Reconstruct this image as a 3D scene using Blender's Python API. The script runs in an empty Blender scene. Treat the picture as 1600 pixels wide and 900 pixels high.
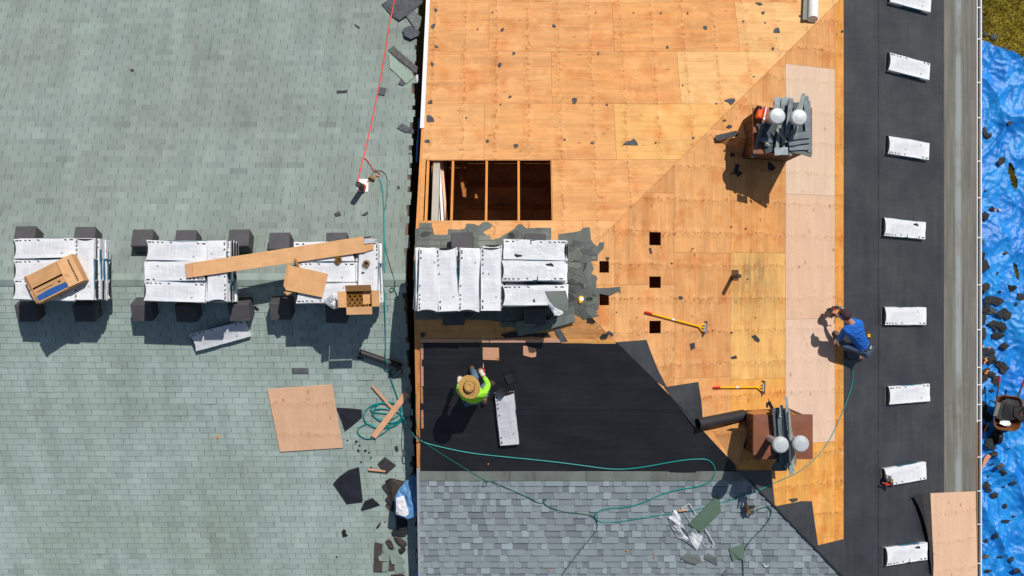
import bpy, math, random
from mathutils import Vector, Matrix, noise
random.seed(7)
R = random.uniform
SC = bpy.context.scene
COL = SC.collection

# ------------------------------------------------------------------ camera, sky, sun
F, CX, CY, CZ = 1600.0, 800.0, 450.0, 25.0          # 36 mm lens on a 36 mm sensor, 25 m above the ground
cam = bpy.data.cameras.new('drone_camera'); cam.lens = 36.0; cam.sensor_width = 36.0
cam.clip_start = 0.1; cam.clip_end = 2000.0
camo = bpy.data.objects.new('drone_camera', cam); COL.objects.link(camo)
camo.location = (0, 0, CZ); SC.camera = camo

SUN_EL, SUN_AZ = math.radians(54.5), math.radians(30)   # azimuth from +Y (image up) towards +X
S_DIR = Vector((math.sin(SUN_AZ)*math.cos(SUN_EL), math.cos(SUN_AZ)*math.cos(SUN_EL), math.sin(SUN_EL)))
W = bpy.data.worlds.new('World'); SC.world = W; W.use_nodes = True
nt = W.node_tree
sky = nt.nodes.new('ShaderNodeTexSky'); sky.sky_type = 'NISHITA'; sky.sun_disc = False
sky.sun_elevation = SUN_EL; sky.sun_rotation = SUN_AZ
bg = nt.nodes['Background']; bg.inputs['Strength'].default_value = 0.06
nt.links.new(sky.outputs[0], bg.inputs['Color'])
sl = bpy.data.lights.new('sun', 'SUN'); sl.energy = 4.0; sl.angle = math.radians(0.5); sl.color = (1.0, 0.95, 0.88)
so = bpy.data.objects.new('sun', sl); COL.objects.link(so); so.location = (8, 14, 40)
so.rotation_euler = (-S_DIR).to_track_quat('-Z', 'Y').to_euler()
SC.view_settings.view_transform = 'Standard'; SC.view_settings.look = 'None'
SC.view_settings.exposure = 0.0; SC.view_settings.gamma = 1.0

# ------------------------------------------------------------------ projection on to the real surfaces
CAM = Vector((0, 0, CZ))
def ray(px, py): return Vector(((px-CX)/F, (CY-py)/F, -1.0))
def proj(p):
    d = CZ-p.z
    return (CX+F*p.x/d, CY-F*p.y/d)
class Plane:
    def __init__(s, o, u, v):
        s.o = Vector(o); s.u = Vector(u).normalized(); s.v = Vector(v).normalized(); s.n = s.u.cross(s.v).normalized()
        m = Matrix.Identity(4)
        for i, a in enumerate((s.u, s.v, s.n)):
            for k in range(3): m[k][i] = a[k]
        for k in range(3): m[k][3] = s.o[k]
        s.m = m; s.mi = m.inverted()
    def t(s, px, py, h=0.0):
        d = ray(px, py)
        return ((s.o+s.n*h-CAM).dot(s.n))/d.dot(s.n)
    def hit(s, px, py, h=0.0): return CAM+ray(px, py)*s.t(px, py, h)
    def hitz(s, px, py, h=0.0):                      # h is a vertical height above the plane
        d = ray(px, py)
        return CAM+d*(((s.o+Vector((0, 0, h))-CAM).dot(s.n))/d.dot(s.n))
    def uv(s, px, py, h=0.0):
        q = s.mi @ s.hit(px, py, h); return (q.x, q.y)
    def zat(s, x, y): return s.o.z-((x-s.o.x)*s.n.x+(y-s.o.y)*s.n.y)/s.n.z
def atz(px, py, z): return CAM+ray(px, py)*(CZ-z)

ZR, ZL = 7.2, 6.4                                    # ridge heights of the two houses
RE = atz(870, 440, ZR)                               # east end of the right ridge
te = 0.456
PE = Plane(RE, (1, 0, -te), (0, 1, 0))
q = PE.hit(1312, 0); tn = (ZR-q.z)/(q.y-RE.y)
q = PE.hit(1316, 900); ts = (ZR-q.z)/(RE.y-q.y)
PN = Plane((0, RE.y, ZR), (1, 0, 0), (0, 1, -tn))
PS = Plane((0, RE.y, ZR), (1, 0, 0), (0, 1, ts))
tl = 0.40
YL = atz(400, 437, ZL).y
LN = Plane((0, YL, ZL), (1, 0, 0), (0, 1, -tl))
LS = Plane((0, YL, ZL), (1, 0, 0), (0, 1, tl))
def where(px, py, w):
    ps = (PN, PS, PE) if w == 'R' else (LN, LS)
    return max(ps, key=lambda p: p.t(px, py))
def hit(px, py, h, w):
    if isinstance(w, (int, float)): return atz(px, py, w+h)
    if w == 'T': return atz(px, py, tarp_z(*atz(px, py, 0.1).xy)+h)
    if isinstance(w, Plane): return w.hit(px, py, h)
    return where(px, py, w).hit(px, py, h)

# ------------------------------------------------------------------ mesh helpers
class MB:
    def __init__(s): s.v = []; s.f = []; s.t = []; s.mi = []
    def face(s, pts, tone=0.0, mi=0):
        b = len(s.v); s.v += [tuple(p) for p in pts]; s.f.append(tuple(range(b, b+len(pts)))); s.t.append(tone); s.mi.append(mi)
    def raw(s, vs, fs, tone=0.0, mi=0):
        b = len(s.v); s.v += [tuple(p) for p in vs]
        for f in fs: s.f.append(tuple(b+i for i in f)); s.t.append(tone); s.mi.append(mi)
    def shell(s, bot, top, tone=0.0, mi=0, bottom=True):
        n = len(bot); b = len(s.v); s.v += [tuple(p) for p in bot]+[tuple(p) for p in top]
        fs = [tuple(range(b+n, b+2*n))]
        if bottom: fs.append(tuple(range(b+n-1, b-1, -1)))
        for i in range(n):
            j = (i+1) % n; fs.append((b+i, b+j, b+n+j, b+n+i))
        for f in fs: s.f.append(f); s.t.append(tone); s.mi.append(mi)
    def prism(s, poly, z0, z1, tone=0.0, mi=0):
        a = sum(poly[i][0]*poly[(i+1) % len(poly)][1]-poly[(i+1) % len(poly)][0]*poly[i][1] for i in range(len(poly)))
        if a < 0: poly = poly[::-1]
        s.shell([(x, y, z0) for x, y in poly], [(x, y, z1) for x, y in poly], tone, mi)
    def box(s, c, d, M=None, tone=0.0, mi=0):
        x, y, z = d[0]/2, d[1]/2, d[2]/2
        p = [Vector((c[0]+a*x, c[1]+b*y, c[2]+e*z)) for e in (-1, 1) for a, b in ((-1, -1), (1, -1), (1, 1), (-1, 1))]
        if M: p = [M @ k for k in p]
        s.shell(p[:4], p[4:], tone, mi)
    def rbox(s, c, d, r, M=None, tone=0.0, mi=0):     # box with chamfered top edges and corners
        x, y, z = d[0]/2, d[1]/2, d[2]/2
        def ring(ix, zz):
            a, b, k = x-ix, y-ix, r
            return [Vector((c[0]+p, c[1]+q, c[2]+zz)) for p, q in ((-a+k, -b), (a-k, -b), (a, -b+k), (a, b-k), (a-k, b), (-a+k, b), (-a, b-k), (-a, -b+k))]
        rs = [ring(0, -z), ring(0, z-r), ring(r, z)]
        if M: rs = [[M @ k for k in g] for g in rs]
        s.loft(rs, tone, mi)
    def loft(s, rings, tone=0.0, mi=0, caps=True):
        n = len(rings[0]); b = len(s.v)
        for g in rings: s.v += [tuple(p) for p in g]
        fs = []
        for i in range(len(rings)-1):
            for j in range(n):
                k = (j+1) % n; fs.append((b+i*n+j, b+i*n+k, b+(i+1)*n+k, b+(i+1)*n+j))
        if caps:
            fs.append(tuple(range(b+n-1, b-1, -1))); fs.append(tuple(range(b+(len(rings)-1)*n, b+len(rings)*n)))
        for f in fs: s.f.append(f); s.t.append(tone); s.mi.append(mi)
    def tube(s, pts, r, n=8, tone=0.0, mi=0, caps=True):
        pts = [Vector(p) for p in pts]; rs = r if isinstance(r, (list, tuple)) else [r]*len(pts)
        rings = []; up = None
        for i, p in enumerate(pts):
            d = (pts[min(i+1, len(pts)-1)]-pts[max(i-1, 0)])
            d = d.normalized() if d.length > 1e-9 else Vector((0, 0, 1))
            if up is None: up = d.orthogonal().normalized()
            up = (up-d*up.dot(d)); up = up.normalized() if up.length > 1e-6 else d.orthogonal().normalized()
            w = d.cross(up)
            rings.append([p+(up*math.cos(2*math.pi*k/n)+w*math.sin(2*math.pi*k/n))*rs[i] for k in range(n)])
        s.loft(rings, tone, mi, caps)
    def lathe(s, prof, c=(0, 0, 0), n=20, M=None, tone=0.0, mi=0):   # prof: (radius, z) bottom to top
        rings = [[Vector((c[0]+r*math.cos(2*math.pi*k/n), c[1]+r*math.sin(2*math.pi*k/n), c[2]+z)) for k in range(n)] for r, z in prof]
        if M: rings = [[M @ p for p in g] for g in rings]
        s.loft(rings, tone, mi)

def mesh(name, mb, mats, smooth=False):
    me = bpy.data.meshes.new(name); me.from_pydata(mb.v, [], mb.f)
    if not isinstance(mats, (list, tuple)): mats = [mats]
    for m in mats: me.materials.append(m)
    if len(mats) > 1: me.polygons.foreach_set('material_index', mb.mi)
    if any(mb.t):
        a = me.attributes.new('tone', 'FLOAT', 'FACE'); a.data.foreach_set('value', mb.t)
    if smooth: me.polygons.foreach_set('use_smooth', [True]*len(me.polygons))
    me.update(); return me
def obj(name, mb, mats, parent=None, M=None, color=None, smooth=False):
    o = bpy.data.objects.new(name, mesh(name, mb, mats, smooth) if isinstance(mb, MB) else mb); COL.objects.link(o)
    if parent is not None: o.parent = parent
    if M is not None: o.matrix_local = M
    if color: o.color = (*color, 1)
    return o
def tag(o, label, cat, group=None, kind=None):
    o['label'] = label; o['category'] = cat
    if group: o['group'] = group
    if kind: o['kind'] = kind
    return o
def thing(name, label, cat, M=None, group=None):
    o = bpy.data.objects.new(name, None); COL.objects.link(o); o.empty_display_size = 0.1
    if M is not None: o.matrix_world = M
    return tag(o, label, cat, group)
def world_obj(name, mb, mats, label=None, cat=None, group=None, smooth=False, parent=None, color=None):
    """a mesh given in world coordinates, its origin moved to the middle of its base"""
    xs, ys, zs = zip(*mb.v)
    c = Vector(((min(xs)+max(xs))/2, (min(ys)+max(ys))/2, min(zs)))
    mb.v = [tuple(Vector(p)-c) for p in mb.v]
    o = obj(name, mb, mats, parent, Matrix.Translation(c), color, smooth)
    if label: tag(o, label, cat, group)
    return o
def dup(root, M, label=None, group=None):
    r = root.copy(); COL.objects.link(r); r.matrix_world = M
    if label: r['label'] = label
    if group: r['group'] = group
    for ch in root.children:
        c = ch.copy(); COL.objects.link(c); c.parent = r; c.matrix_parent_inverse = ch.matrix_parent_inverse.copy()
        for g in ch.children:
            d = g.copy(); COL.objects.link(d); d.parent = c
    return r
def clip(poly, a, b, c):                              # keep a*x + b*y + c >= 0
    out = []
    for i in range(len(poly)):
        p, q = poly[i], poly[(i+1) % len(poly)]
        dp, dq = a*p[0]+b*p[1]+c, a*q[0]+b*q[1]+c
        if dp >= 0: out.append(p)
        if (dp >= 0) != (dq >= 0):
            t = dp/(dp-dq); out.append((p[0]+(q[0]-p[0])*t, p[1]+(q[1]-p[1])*t))
    return out
def side(p, q, poly, keep):                           # clip on the line p-q, keeping the side point keep is on
    a, b = q[1]-p[1], p[0]-q[0]; c = -(a*p[0]+b*p[1])
    if a*keep[0]+b*keep[1]+c < 0: a, b, c = -a, -b, -c
    return clip(poly, a, b, c)
def minus(poly, r):                                   # convex poly minus rectangle (x0, x1, y0, y1)
    x0, x1, y0, y1 = r; out = []
    for a, b, c in ((-1, 0, x0), (1, 0, -x1), (0, -1, y0), (0, 1, -y1)):
        k = clip(poly, a, b, c)
        if len(k) > 2: out.append(k)
        poly = clip(poly, -a, -b, -c)
        if len(poly) < 3: return out
    return out
def smoothpts(P, k=6):
    P = [Vector(p) for p in P]; out = []
    for i in range(len(P)-1):
        a, b, c, d = P[max(i-1, 0)], P[i], P[i+1], P[min(i+2, len(P)-1)]
        for j in range(k):
            t = j/k
            out.append(0.5*((2*b)+(c-a)*t+(2*a-5*b+4*c-d)*t*t+(3*b-a-3*c+d)*t**3))
    return out+[P[-1]]
def frame(o, x, up):
    x = Vector(x).normalized(); n = Vector(up).normalized(); y = n.cross(x).normalized(); x = y.cross(n)
    m = Matrix.Identity(4)
    for i, a in enumerate((x, y, n)):
        for k in range(3): m[k][i] = a[k]
    for k in range(3): m[k][3] = o[k]
    return m

# ------------------------------------------------------------------ materials
def srgb(r, g, b):
    f = lambda c: (c/255/12.92) if c/255 <= 0.04045 else ((c/255+0.055)/1.055)**2.4
    return (f(r), f(g), f(b))
class NT:
    def __init__(s, name):
        s.m = bpy.data.materials.new(name); s.m.use_nodes = True; s.t = s.m.node_tree; s.b = s.t.nodes['Principled BSDF']
    def n(s, ty, props=None, **ins):
        k = s.t.nodes.new('ShaderNode'+ty)
        for a, b in (props or {}).items(): setattr(k, a, b)
        for a, b in ins.items():
            key = int(a[1:]) if a[0] == '_' and a[1:].isdigit() else a.replace('_', ' ')
            s.set(k.inputs[key], b)
        return k
    def set(s, sock, val):
        if isinstance(val, bpy.types.NodeSocket): s.t.links.new(val, sock)
        else:
            if isinstance(val, tuple) and len(val) == 3 and sock.type == 'RGBA': val = (*val, 1)
            sock.default_value = val
    def math(s, op, a, b=0.0, c=0.0, clamp=False):
        k = s.n('Math', {'operation': op, 'use_clamp': clamp}, _0=a, _1=b)
        if op in ('MULTIPLY_ADD', 'SMOOTHSTEP'): s.set(k.inputs[2], c)
        return k.outputs[0]
    def ramp(s, x, a, b, lo=0.0, hi=1.0):
        return s.n('MapRange', {'clamp': True}, Value=x, From_Min=a, From_Max=b, To_Min=lo, To_Max=hi).outputs[0]
    def mix(s, f, a, b, mode='MIX'):
        k = s.t.nodes.new('ShaderNodeMix'); k.data_type = 'RGBA'; k.blend_type = mode; k.clamp_factor = True
        s.set(k.inputs[0], f); s.set(k.inputs[6], a); s.set(k.inputs[7], b); return k.outputs[2]
    def scale(s, col, f):
        k = s.n('VectorMath', {'operation': 'SCALE'}); s.set(k.inputs[0], col); s.set(k.inputs['Scale'], f); return k.outputs[0]
    def co(s, sc=(1, 1, 1), kind='Object', jitter=False):
        v = s.n('TexCoord').outputs[kind]
        if jitter:
            r = s.n('ObjectInfo').outputs['Random']
            off = s.n('CombineXYZ', None, X=s.math('MULTIPLY', r, 37.0), Y=s.math('MULTIPLY', r, 91.0), Z=s.math('MULTIPLY', r, 13.0)).outputs[0]
            v = s.n('VectorMath', {'operation': 'ADD'}, _0=v, _1=off).outputs[0]
        return s.n('VectorMath', {'operation': 'MULTIPLY'}, _0=v, _1=sc).outputs[0]
    def noise(s, vec, scale=1.0, detail=3.0, rough=0.55):
        return s.n('TexNoise', None, Vector=vec, Scale=scale, Detail=detail, Roughness=rough).outputs[0]
    def tone(s): return s.n('Attribute', {'attribute_name': 'tone'}).outputs['Fac']
    def bump(s, h, st=0.3, dist=0.01):
        s.set(s.b.inputs['Normal'], s.n('Bump', None, Height=h, Strength=st, Distance=dist).outputs[0])
    def out(s, col, rough=0.7, metal=0.0, spec=0.4):
        s.set(s.b.inputs['Base Color'], col); s.set(s.b.inputs['Roughness'], rough); s.set(s.b.inputs['Metallic'], metal)
        s.set(s.b.inputs['Specular IOR Level'], spec); return s.m

def simple(name, col, rough=0.6, metal=0.0, var=0.12, scale=6.0, spec=0.4, bump=0.15, tint=False):
    t = NT(name); v = t.co(jitter=True)
    n = t.noise(v, scale, 4.0); k = t.ramp(n, 0.3, 0.7, 1-var, 1+var)
    k = t.math('MULTIPLY', k, t.math('ADD', t.tone(), 1.0))
    c = t.scale(col, k)
    if tint: c = t.mix(1.0, c, t.n('ObjectInfo').outputs['Color'], 'MULTIPLY')
    if bump: t.bump(t.noise(v, scale*8, 3.0), bump, 0.01)
    return t.out(c, rough, metal, spec)

def plywood(name, axis, new=False, stain=None):
    t = NT(name); c0 = t.co(); cj = t.co(jitter=True)
    base = t.scale(t.n('ObjectInfo').outputs['Color'], 0.865 if not new else 0.79)
    sv = (1.1, 26, 1) if axis == 0 else (26, 1.1, 1)
    g = t.noise(t.n('VectorMath', {'operation': 'MULTIPLY'}, _0=cj, _1=sv).outputs[0], 1.0, 4.0, 0.6)
    sv2 = (0.9, 4.5, 1) if axis == 0 else (4.5, 0.9, 1)
    g2 = t.noise(t.n('VectorMath', {'operation': 'MULTIPLY'}, _0=cj, _1=sv2).outputs[0], 1.0, 3.0, 0.6)
    bl = t.noise(cj, 2.2, 5.0, 0.62)
    fine = t.noise(cj, 38.0, 2.0, 0.6)
    w = 0.45 if new else 1.0
    k = t.ramp(g, 0.3, 0.72, 1-0.12*w, 1+0.12*w)
    k = t.math('MULTIPLY', k, t.ramp(g2, 0.35, 0.68, 1-0.11*w, 1+0.11*w))
    k = t.math('MULTIPLY', k, t.ramp(fine, 0.3, 0.7, 0.95, 1.05))
    k = t.math('MULTIPLY', k, t.math('ADD', t.tone(), 1.0))
    col = t.scale(base, k)
    # amber weathering blotches and bleached patches
    if not new:
        col = t.mix(t.ramp(bl, 0.5, 0.72, 0.0, 0.62), col, t.mix(1.0, col, srgb(232, 176, 108), 'MULTIPLY'))
        b2 = t.noise(cj, 3.4, 4.0, 0.65)
        col = t.mix(t.ramp(b2, 0.56, 0.72, 0.0, 0.42), col, t.mix(0.75, col, srgb(245, 198, 138)))
    # rafter lines: smudges, lifted grain and nail rust along every 0.61 m
    sep = t.n('SeparateXYZ', None, Vector=c0); ga = sep.outputs[axis]; gb = sep.outputs[1-axis]
    wob = t.math('MULTIPLY', t.math('SUBTRACT', t.noise(c0, 4.0, 3.0), 0.5), 0.12)
    fr = t.math('ABSOLUTE', t.math('SUBTRACT', t.math('FRACT', t.math('DIVIDE', t.math('ADD', ga, wob), 0.61)), 0.5))
    line = t.ramp(fr, 0.0, 0.05, 1.0, 0.0); broad = t.ramp(fr, 0.02, 0.16, 1.0, 0.0)
    sm = t.noise(t.n('CombineXYZ', None, X=t.math('MULTIPLY', gb, 1.3), Y=t.math('MULTIPLY', ga, 1.2)).outputs[0], 12.0, 3.0, 0.6)
    lump = t.noise(cj, 15.0, 3.0, 0.6)
    col = t.mix(t.math('MULTIPLY', broad, t.ramp(lump, 0.55, 0.68, 0.0, 0.6 if not new else 0.4)), col, t.mix(1.0, col, srgb(206, 150, 96), 'MULTIPLY'))
    col = t.mix(t.math('MULTIPLY', broad, t.ramp(lump, 0.46, 0.34, 0.0, 0.5 if not new else 0.3)), col, t.mix(0.6, col, srgb(246, 204, 156)))
    col = t.mix(t.math('MULTIPLY', line, t.ramp(sm, 0.46, 0.66, 0.0, 0.62 if not new else 0.2)), col, t.mix(1.0, col, srgb(176, 122, 78), 'MULTIPLY'))
    if stain:
        sx, sy = stain; dx = t.math('SUBTRACT', sep.outputs[0], sx); dy = t.math('SUBTRACT', sep.outputs[1], sy)
        dd = t.math('SQRT', t.math('ADD', t.math('MULTIPLY', dx, dx), t.math('MULTIPLY', t.math('MULTIPLY', dy, dy), 0.5)))
        sn = t.noise(t.n('VectorMath', {'operation': 'MULTIPLY'}, _0=c0, _1=(14, 2, 1)).outputs[0], 1.0, 5.0, 0.7)
        mk = t.math('MULTIPLY', t.ramp(dd, 0.05, 0.75, 1.0, 0.0), t.ramp(sn, 0.38, 0.62))
        col = t.mix(t.math('MULTIPLY', mk, 0.8), col, srgb(128, 108, 78))
    # knots
    vv = (2.6, 4.6, 1) if axis == 0 else (4.6, 2.6, 1)
    vo = t.n('TexVoronoi', None, Vector=t.n('VectorMath', {'operation': 'MULTIPLY'}, _0=cj, _1=vv).outputs[0], Scale=1.0)
    kn = t.math('MULTIPLY', t.ramp(vo.outputs['Distance'], 0.05, 0.15, 1.0, 0.0), t.ramp(t.noise(cj, 1.2, 2.0), 0.42, 0.55))
    col = t.mix(t.math('MULTIPLY', kn, 0.7 if new else 0.55), col, t.mix(1.0, col, srgb(188, 120, 70), 'MULTIPLY'))
    sp = t.n('TexVoronoi', None, Vector=cj, Scale=11.0)
    col = t.mix(t.ramp(sp.outputs['Distance'], 0.03, 0.075, 0.5, 0.0), col, t.mix(1.0, col, srgb(150, 105, 70), 'MULTIPLY'))
    hb = t.math('ADD', t.math('MULTIPLY', bl, 2.0), t.math('ADD', g, t.math('ADD', t.math('MULTIPLY', g2, 2.0), t.math('MULTIPLY', t.math('MULTIPLY', lump, broad), 3.0))))
    t.bump(hb, 0.12 if new else 0.3, 0.02)
    return t.out(col, 0.62, 0, 0.3)

def shingle_mat(name, col, streak, stain, grit=150, rough=0.9, amp=1.0):
    t = NT(name); c = t.co()
    k = t.ramp(t.noise(c, grit, 2.0, 0.7), 0.25, 0.75, 0.82, 1.18)
    k = t.math('MULTIPLY', k, t.math('ADD', t.tone(), 1.0))
    st = t.noise(t.n('VectorMath', {'operation': 'MULTIPLY'}, _0=c, _1=(2.2, 0.28, 1)).outputs[0], 1.0, 4.0, 0.6)
    k = t.math('MULTIPLY', k, t.ramp(st, 0.35, 0.65, 1-0.10*amp, 1+0.08*amp))
    bl = t.noise(c, 0.45, 4.0, 0.6)
    base = t.mix(1.0, col, t.n('ObjectInfo').outputs['Color'], 'MULTIPLY')
    base = t.mix(t.ramp(bl, 0.42, 0.68, 0, 0.5), base, t.mix(1.0, base, stain, 'MULTIPLY'))
    b2 = t.noise(t.n('VectorMath', {'operation': 'MULTIPLY'}, _0=c, _1=(5, 1.3, 1)).outputs[0], 1.0, 5.0, 0.65)
    base = t.mix(t.ramp(b2, 0.55, 0.75, 0, 0.55), base, t.mix(1.0, base, streak, 'MULTIPLY'))
    t.bump(t.noise(c, grit*1.3, 2.0), 0.25, 0.004)
    return t.out(t.scale(base, k), rough, 0, 0.25)

def felt_mat(name, col, rough=0.55, axis=1, var=0.18, spec=0.45):
    t = NT(name); c = t.co(jitter=False)
    sv = (9, 0.5, 1) if axis == 1 else (0.5, 9, 1)
    st = t.noise(t.n('VectorMath', {'operation': 'MULTIPLY'}, _0=c, _1=sv).outputs[0], 1.0, 4.0, 0.65)
    bl = t.noise(c, 1.1, 5.0, 0.6)
    k = t.math('MULTIPLY', t.ramp(st, 0.3, 0.7, 1-var, 1+var), t.ramp(bl, 0.3, 0.7, 1-var, 1+var))
    dust = t.n('TexVoronoi', None, Vector=c, Scale=5.0).outputs['Distance']
    cc = t.mix(t.ramp(dust, 0.012, 0.03, 0.5, 0.0), t.scale(col, k), srgb(120, 112, 100))
    wv = t.noise(t.n('VectorMath', {'operation': 'MULTIPLY'}, _0=c, _1=(1.2, 5, 1)).outputs[0], 1.0, 3.0)
    h = t.math('ADD', t.math('MULTIPLY', wv, 1.0), t.math('MULTIPLY', t.noise(c, 40.0, 2.0), 0.12))
    t.bump(h, 0.35, 0.02)
    return t.out(cc, t.ramp(bl, 0.3, 0.7, rough-0.05, rough+0.1), 0, spec)

def wrap_mat(name, seed):
    """white plastic wrap with its faint printed tables, black arrows and marks"""
    t = NT(name); c = t.co(); rr = random.Random(seed)
    s = t.n('SeparateXYZ', None, Vector=c); x, y = s.outputs[0], s.outputs[1]
    nz = t.n('SeparateXYZ', None, Vector=t.n('TexCoord').outputs['Normal']).outputs[2]
    top = t.ramp(nz, 0.6, 0.8)
    def boxm(cx, cy, hw, hh, sk=0.0):
        dx = t.math('ABSOLUTE', t.math('SUBTRACT', t.math('ADD', x, t.math('MULTIPLY', t.math('SUBTRACT', y, cy), sk)), cx))
        dy = t.math('ABSOLUTE', t.math('SUBTRACT', y, cy))
        return t.math('MULTIPLY', t.math('LESS_THAN', dx, hw), t.math('LESS_THAN', dy, hh))
    # printed tables: columns of fine grey lines
    colw = t.math('FRACT', t.math('MULTIPLY', x, 8.0)); incol = t.math('MULTIPLY', t.math('GREATER_THAN', colw, 0.08), t.math('LESS_THAN', colw, 0.94))
    lines = t.math('LESS_THAN', t.math('FRACT', t.math('MULTIPLY', y, 62.0)), 0.5)
    words = t.math('GREATER_THAN', t.noise(t.n('CombineXYZ', None, X=t.math('MULTIPLY', x, 60.0), Y=t.math('FLOOR', t.math('MULTIPLY', y, 62.0))).outputs[0], 1.0, 1.0), 0.42)
    region = boxm(0.02, 0.0 if seed % 2 else -0.03, 0.40, 0.105)
    pr = t.math('MULTIPLY', t.math('MULTIPLY', incol, lines), t.math('MULTIPLY', words, region))
    tint = t.math('MULTIPLY', region, t.math('GREATER_THAN', t.noise(t.n('CombineXYZ', None, X=t.math('FLOOR', t.math('MULTIPLY', x, 8.0)), Y=t.math('FLOOR', t.math('MULTIPLY', y, 9.0))).outputs[0], 3.0, 0.0), 0.5))
    col = t.mix(t.ramp(t.noise(c, 3.0, 4.0), 0.3, 0.7), (0.66, 0.68, 0.72), (0.80, 0.82, 0.85))
    col = t.mix(t.math('MULTIPLY', tint, 0.34), col, (0.52, 0.56, 0.62))
    col = t.mix(t.math('MULTIPLY', t.math('MULTIPLY', pr, top), 0.30), col, (0.22, 0.25, 0.3))
    ey = 0.14 if seed % 2 else -0.135
    marks = [(-0.47, ey, 0.030, 0.011, 0), (0.47, ey, 0.030, 0.011, 0)]
    for k in range(3): marks.append((-0.40+0.075*k+R(-.01, .01), ey, 0.016, 0.013, 0.9))
    marks += [(0.37, ey, 0.016, 0.015, 0.5), (-0.10, ey+0.003, 0.016, 0.013, 0.9), (0.30, -0.09*(1 if ey > 0 else -1), 0.017, 0.019, 0)]
    mk = None
    for i, m in enumerate(marks):
        b = boxm(*m)
        if i == len(marks)-1: b = t.math('MULTIPLY', b, 0.45)
        mk = b if mk is None else t.math('MAXIMUM', mk, b)
    col = t.mix(t.math('MULTIPLY', mk, top), col, (0.02, 0.022, 0.025))
    # teal print on the long sides
    sidem = t.math('MULTIPLY', t.ramp(t.math('ABSOLUTE', nz), 0.5, 0.3), boxm(0.08, 0, 0.26, 1))
    col = t.mix(sidem, col, srgb(40, 120, 150))
    fold = t.noise(t.n('VectorMath', {'operation': 'MULTIPLY'}, _0=c, _1=(7, 14, 7)).outputs[0], 1.0, 4.0, 0.6)
    t.bump(fold, 0.6, 0.02)
    col = t.mix(t.ramp(t.noise(t.co((3, 6, 1), 'Object', True), 1.0, 5.0, 0.7), 0.58, 0.75, 0, 0.35), col, (0.45, 0.46, 0.46))
    return t.out(col, 0.33, 0, 0.5)

def tarp_mat():
    t = NT('blue_tarp'); c = t.co()
    n = t.noise(c, 1.6, 5.0, 0.6); w = t.noise(c, 9.0, 6.0, 0.7)
    col = t.mix(t.ramp(n, 0.3, 0.7), srgb(10, 112, 202), srgb(36, 150, 228))
    col = t.mix(t.ramp(w, 0.56, 0.78, 0, 0.45), col, srgb(120, 178, 230))
    lg = t.noise(c, 0.55, 3.0); col = t.mix(t.ramp(lg, 0.52, 0.66, 0, 0.75), col, t.mix(1.0, col, srgb(150, 205, 245), 'MULTIPLY'))
    t.bump(t.math('ADD', w, t.math('MULTIPLY', t.noise(c, 30.0, 4.0), 0.4)), 0.42, 0.04)
    return t.out(col, 0.34, 0, 0.5)

def card_mat(name, col):
    t = NT(name); c = t.co(jitter=True)
    n = t.noise(t.n('VectorMath', {'operation': 'MULTIPLY'}, _0=c, _1=(3, 60, 3)).outputs[0], 1.0, 3.0)
    b = t.noise(c, 5.0, 5.0, 0.65)
    cc = t.scale(t.mix(1.0, col, t.n('ObjectInfo').outputs['Color'], 'MULTIPLY'), t.math('MULTIPLY', t.ramp(n, 0.3, 0.7, 0.95, 1.05), t.ramp(b, 0.3, 0.7, 0.88, 1.1)))
    t.bump(b, 0.1, 0.01)
    return t.out(cc, 0.8, 0, 0.2)

M_PLY_H, M_PLY_V = plywood('old_plywood_grain_across', 0), plywood('old_plywood_grain_down', 1)
M_STRIP = simple('cut_shingle_strip', srgb(142, 150, 155), 0.85, 0, 0.22, 14, 0.25, 0.3, True)
M_PNEW_H, M_PNEW_V = plywood('new_plywood_grain_across', 0, True), plywood('new_plywood_grain_down', 1, True)
M_OLD = shingle_mat('aged_green_grey_shingle', srgb(153, 168, 163), srgb(205, 200, 190), srgb(225, 222, 210))
M_OLDDARK = shingle_mat('torn_old_shingle', srgb(116, 119, 116), srgb(140, 142, 150), srgb(165, 165, 172), 60, .9, 1.8)
M_NEW = shingle_mat('new_blue_grey_shingle', srgb(146, 158, 164), srgb(235, 235, 235), srgb(240, 240, 240), amp=0.4)
M_SCRAP = simple('shingle_scrap', srgb(92, 94, 98), 0.9, 0, 0.3, 14, 0.2, tint=True)
M_FELT_S = felt_mat('black_felt_across', srgb(35, 36, 41), 0.5, 0)
M_FELT_E = felt_mat('black_felt_down', srgb(46, 48, 53), 0.46, 1, 0.22, 1.0)
M_BLACK = simple('black_felt_piece', srgb(42, 43, 48), 0.55, 0, 0.2, 5, 0.4, 0.2, tint=True)
def gap_mat():
    t = NT('dark_shingle_gap'); c = t.co(); n = t.noise(c, 2.6, 3.0, 0.6)
    return t.out(t.mix(t.ramp(n, 0.5, 0.66), srgb(74, 80, 76), srgb(132, 96, 78)), 0.95, 0, 0.2)
M_UNDER = gap_mat()
M_UNDERN = simple('dark_new_shingle_gap', srgb(70, 76, 82), 0.95, 0, 0.2, 3)
M_WRAP = [wrap_mat('white_bundle_wrap_%d' % i, i) for i in range(2)]
M_CORE = simple('bundle_shingle_edge', srgb(38, 42, 44), 0.9, 0, 0.3, 30)
M_BLOCK = simple('black_support_block', srgb(78, 76, 80), 0.75, 0, 0.12, 6)
M_CARD = card_mat('brown_cardboard', srgb(205, 162, 118))
M_BLUE = simple('blue_print', srgb(42, 92, 160), 0.6, 0, 0.15, 8)
M_INK = simple('dark_print', srgb(70, 62, 58), 0.7, 0, 0.2, 20)
M_GOLD = simple('brass_coil_nails', srgb(190, 145, 60), 0.4, 0.5, 0.35, 60, 0.5, 0.5)
M_WHITE = simple('white_paint', srgb(225, 226, 228), 0.45, 0, 0.05, 4)
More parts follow.
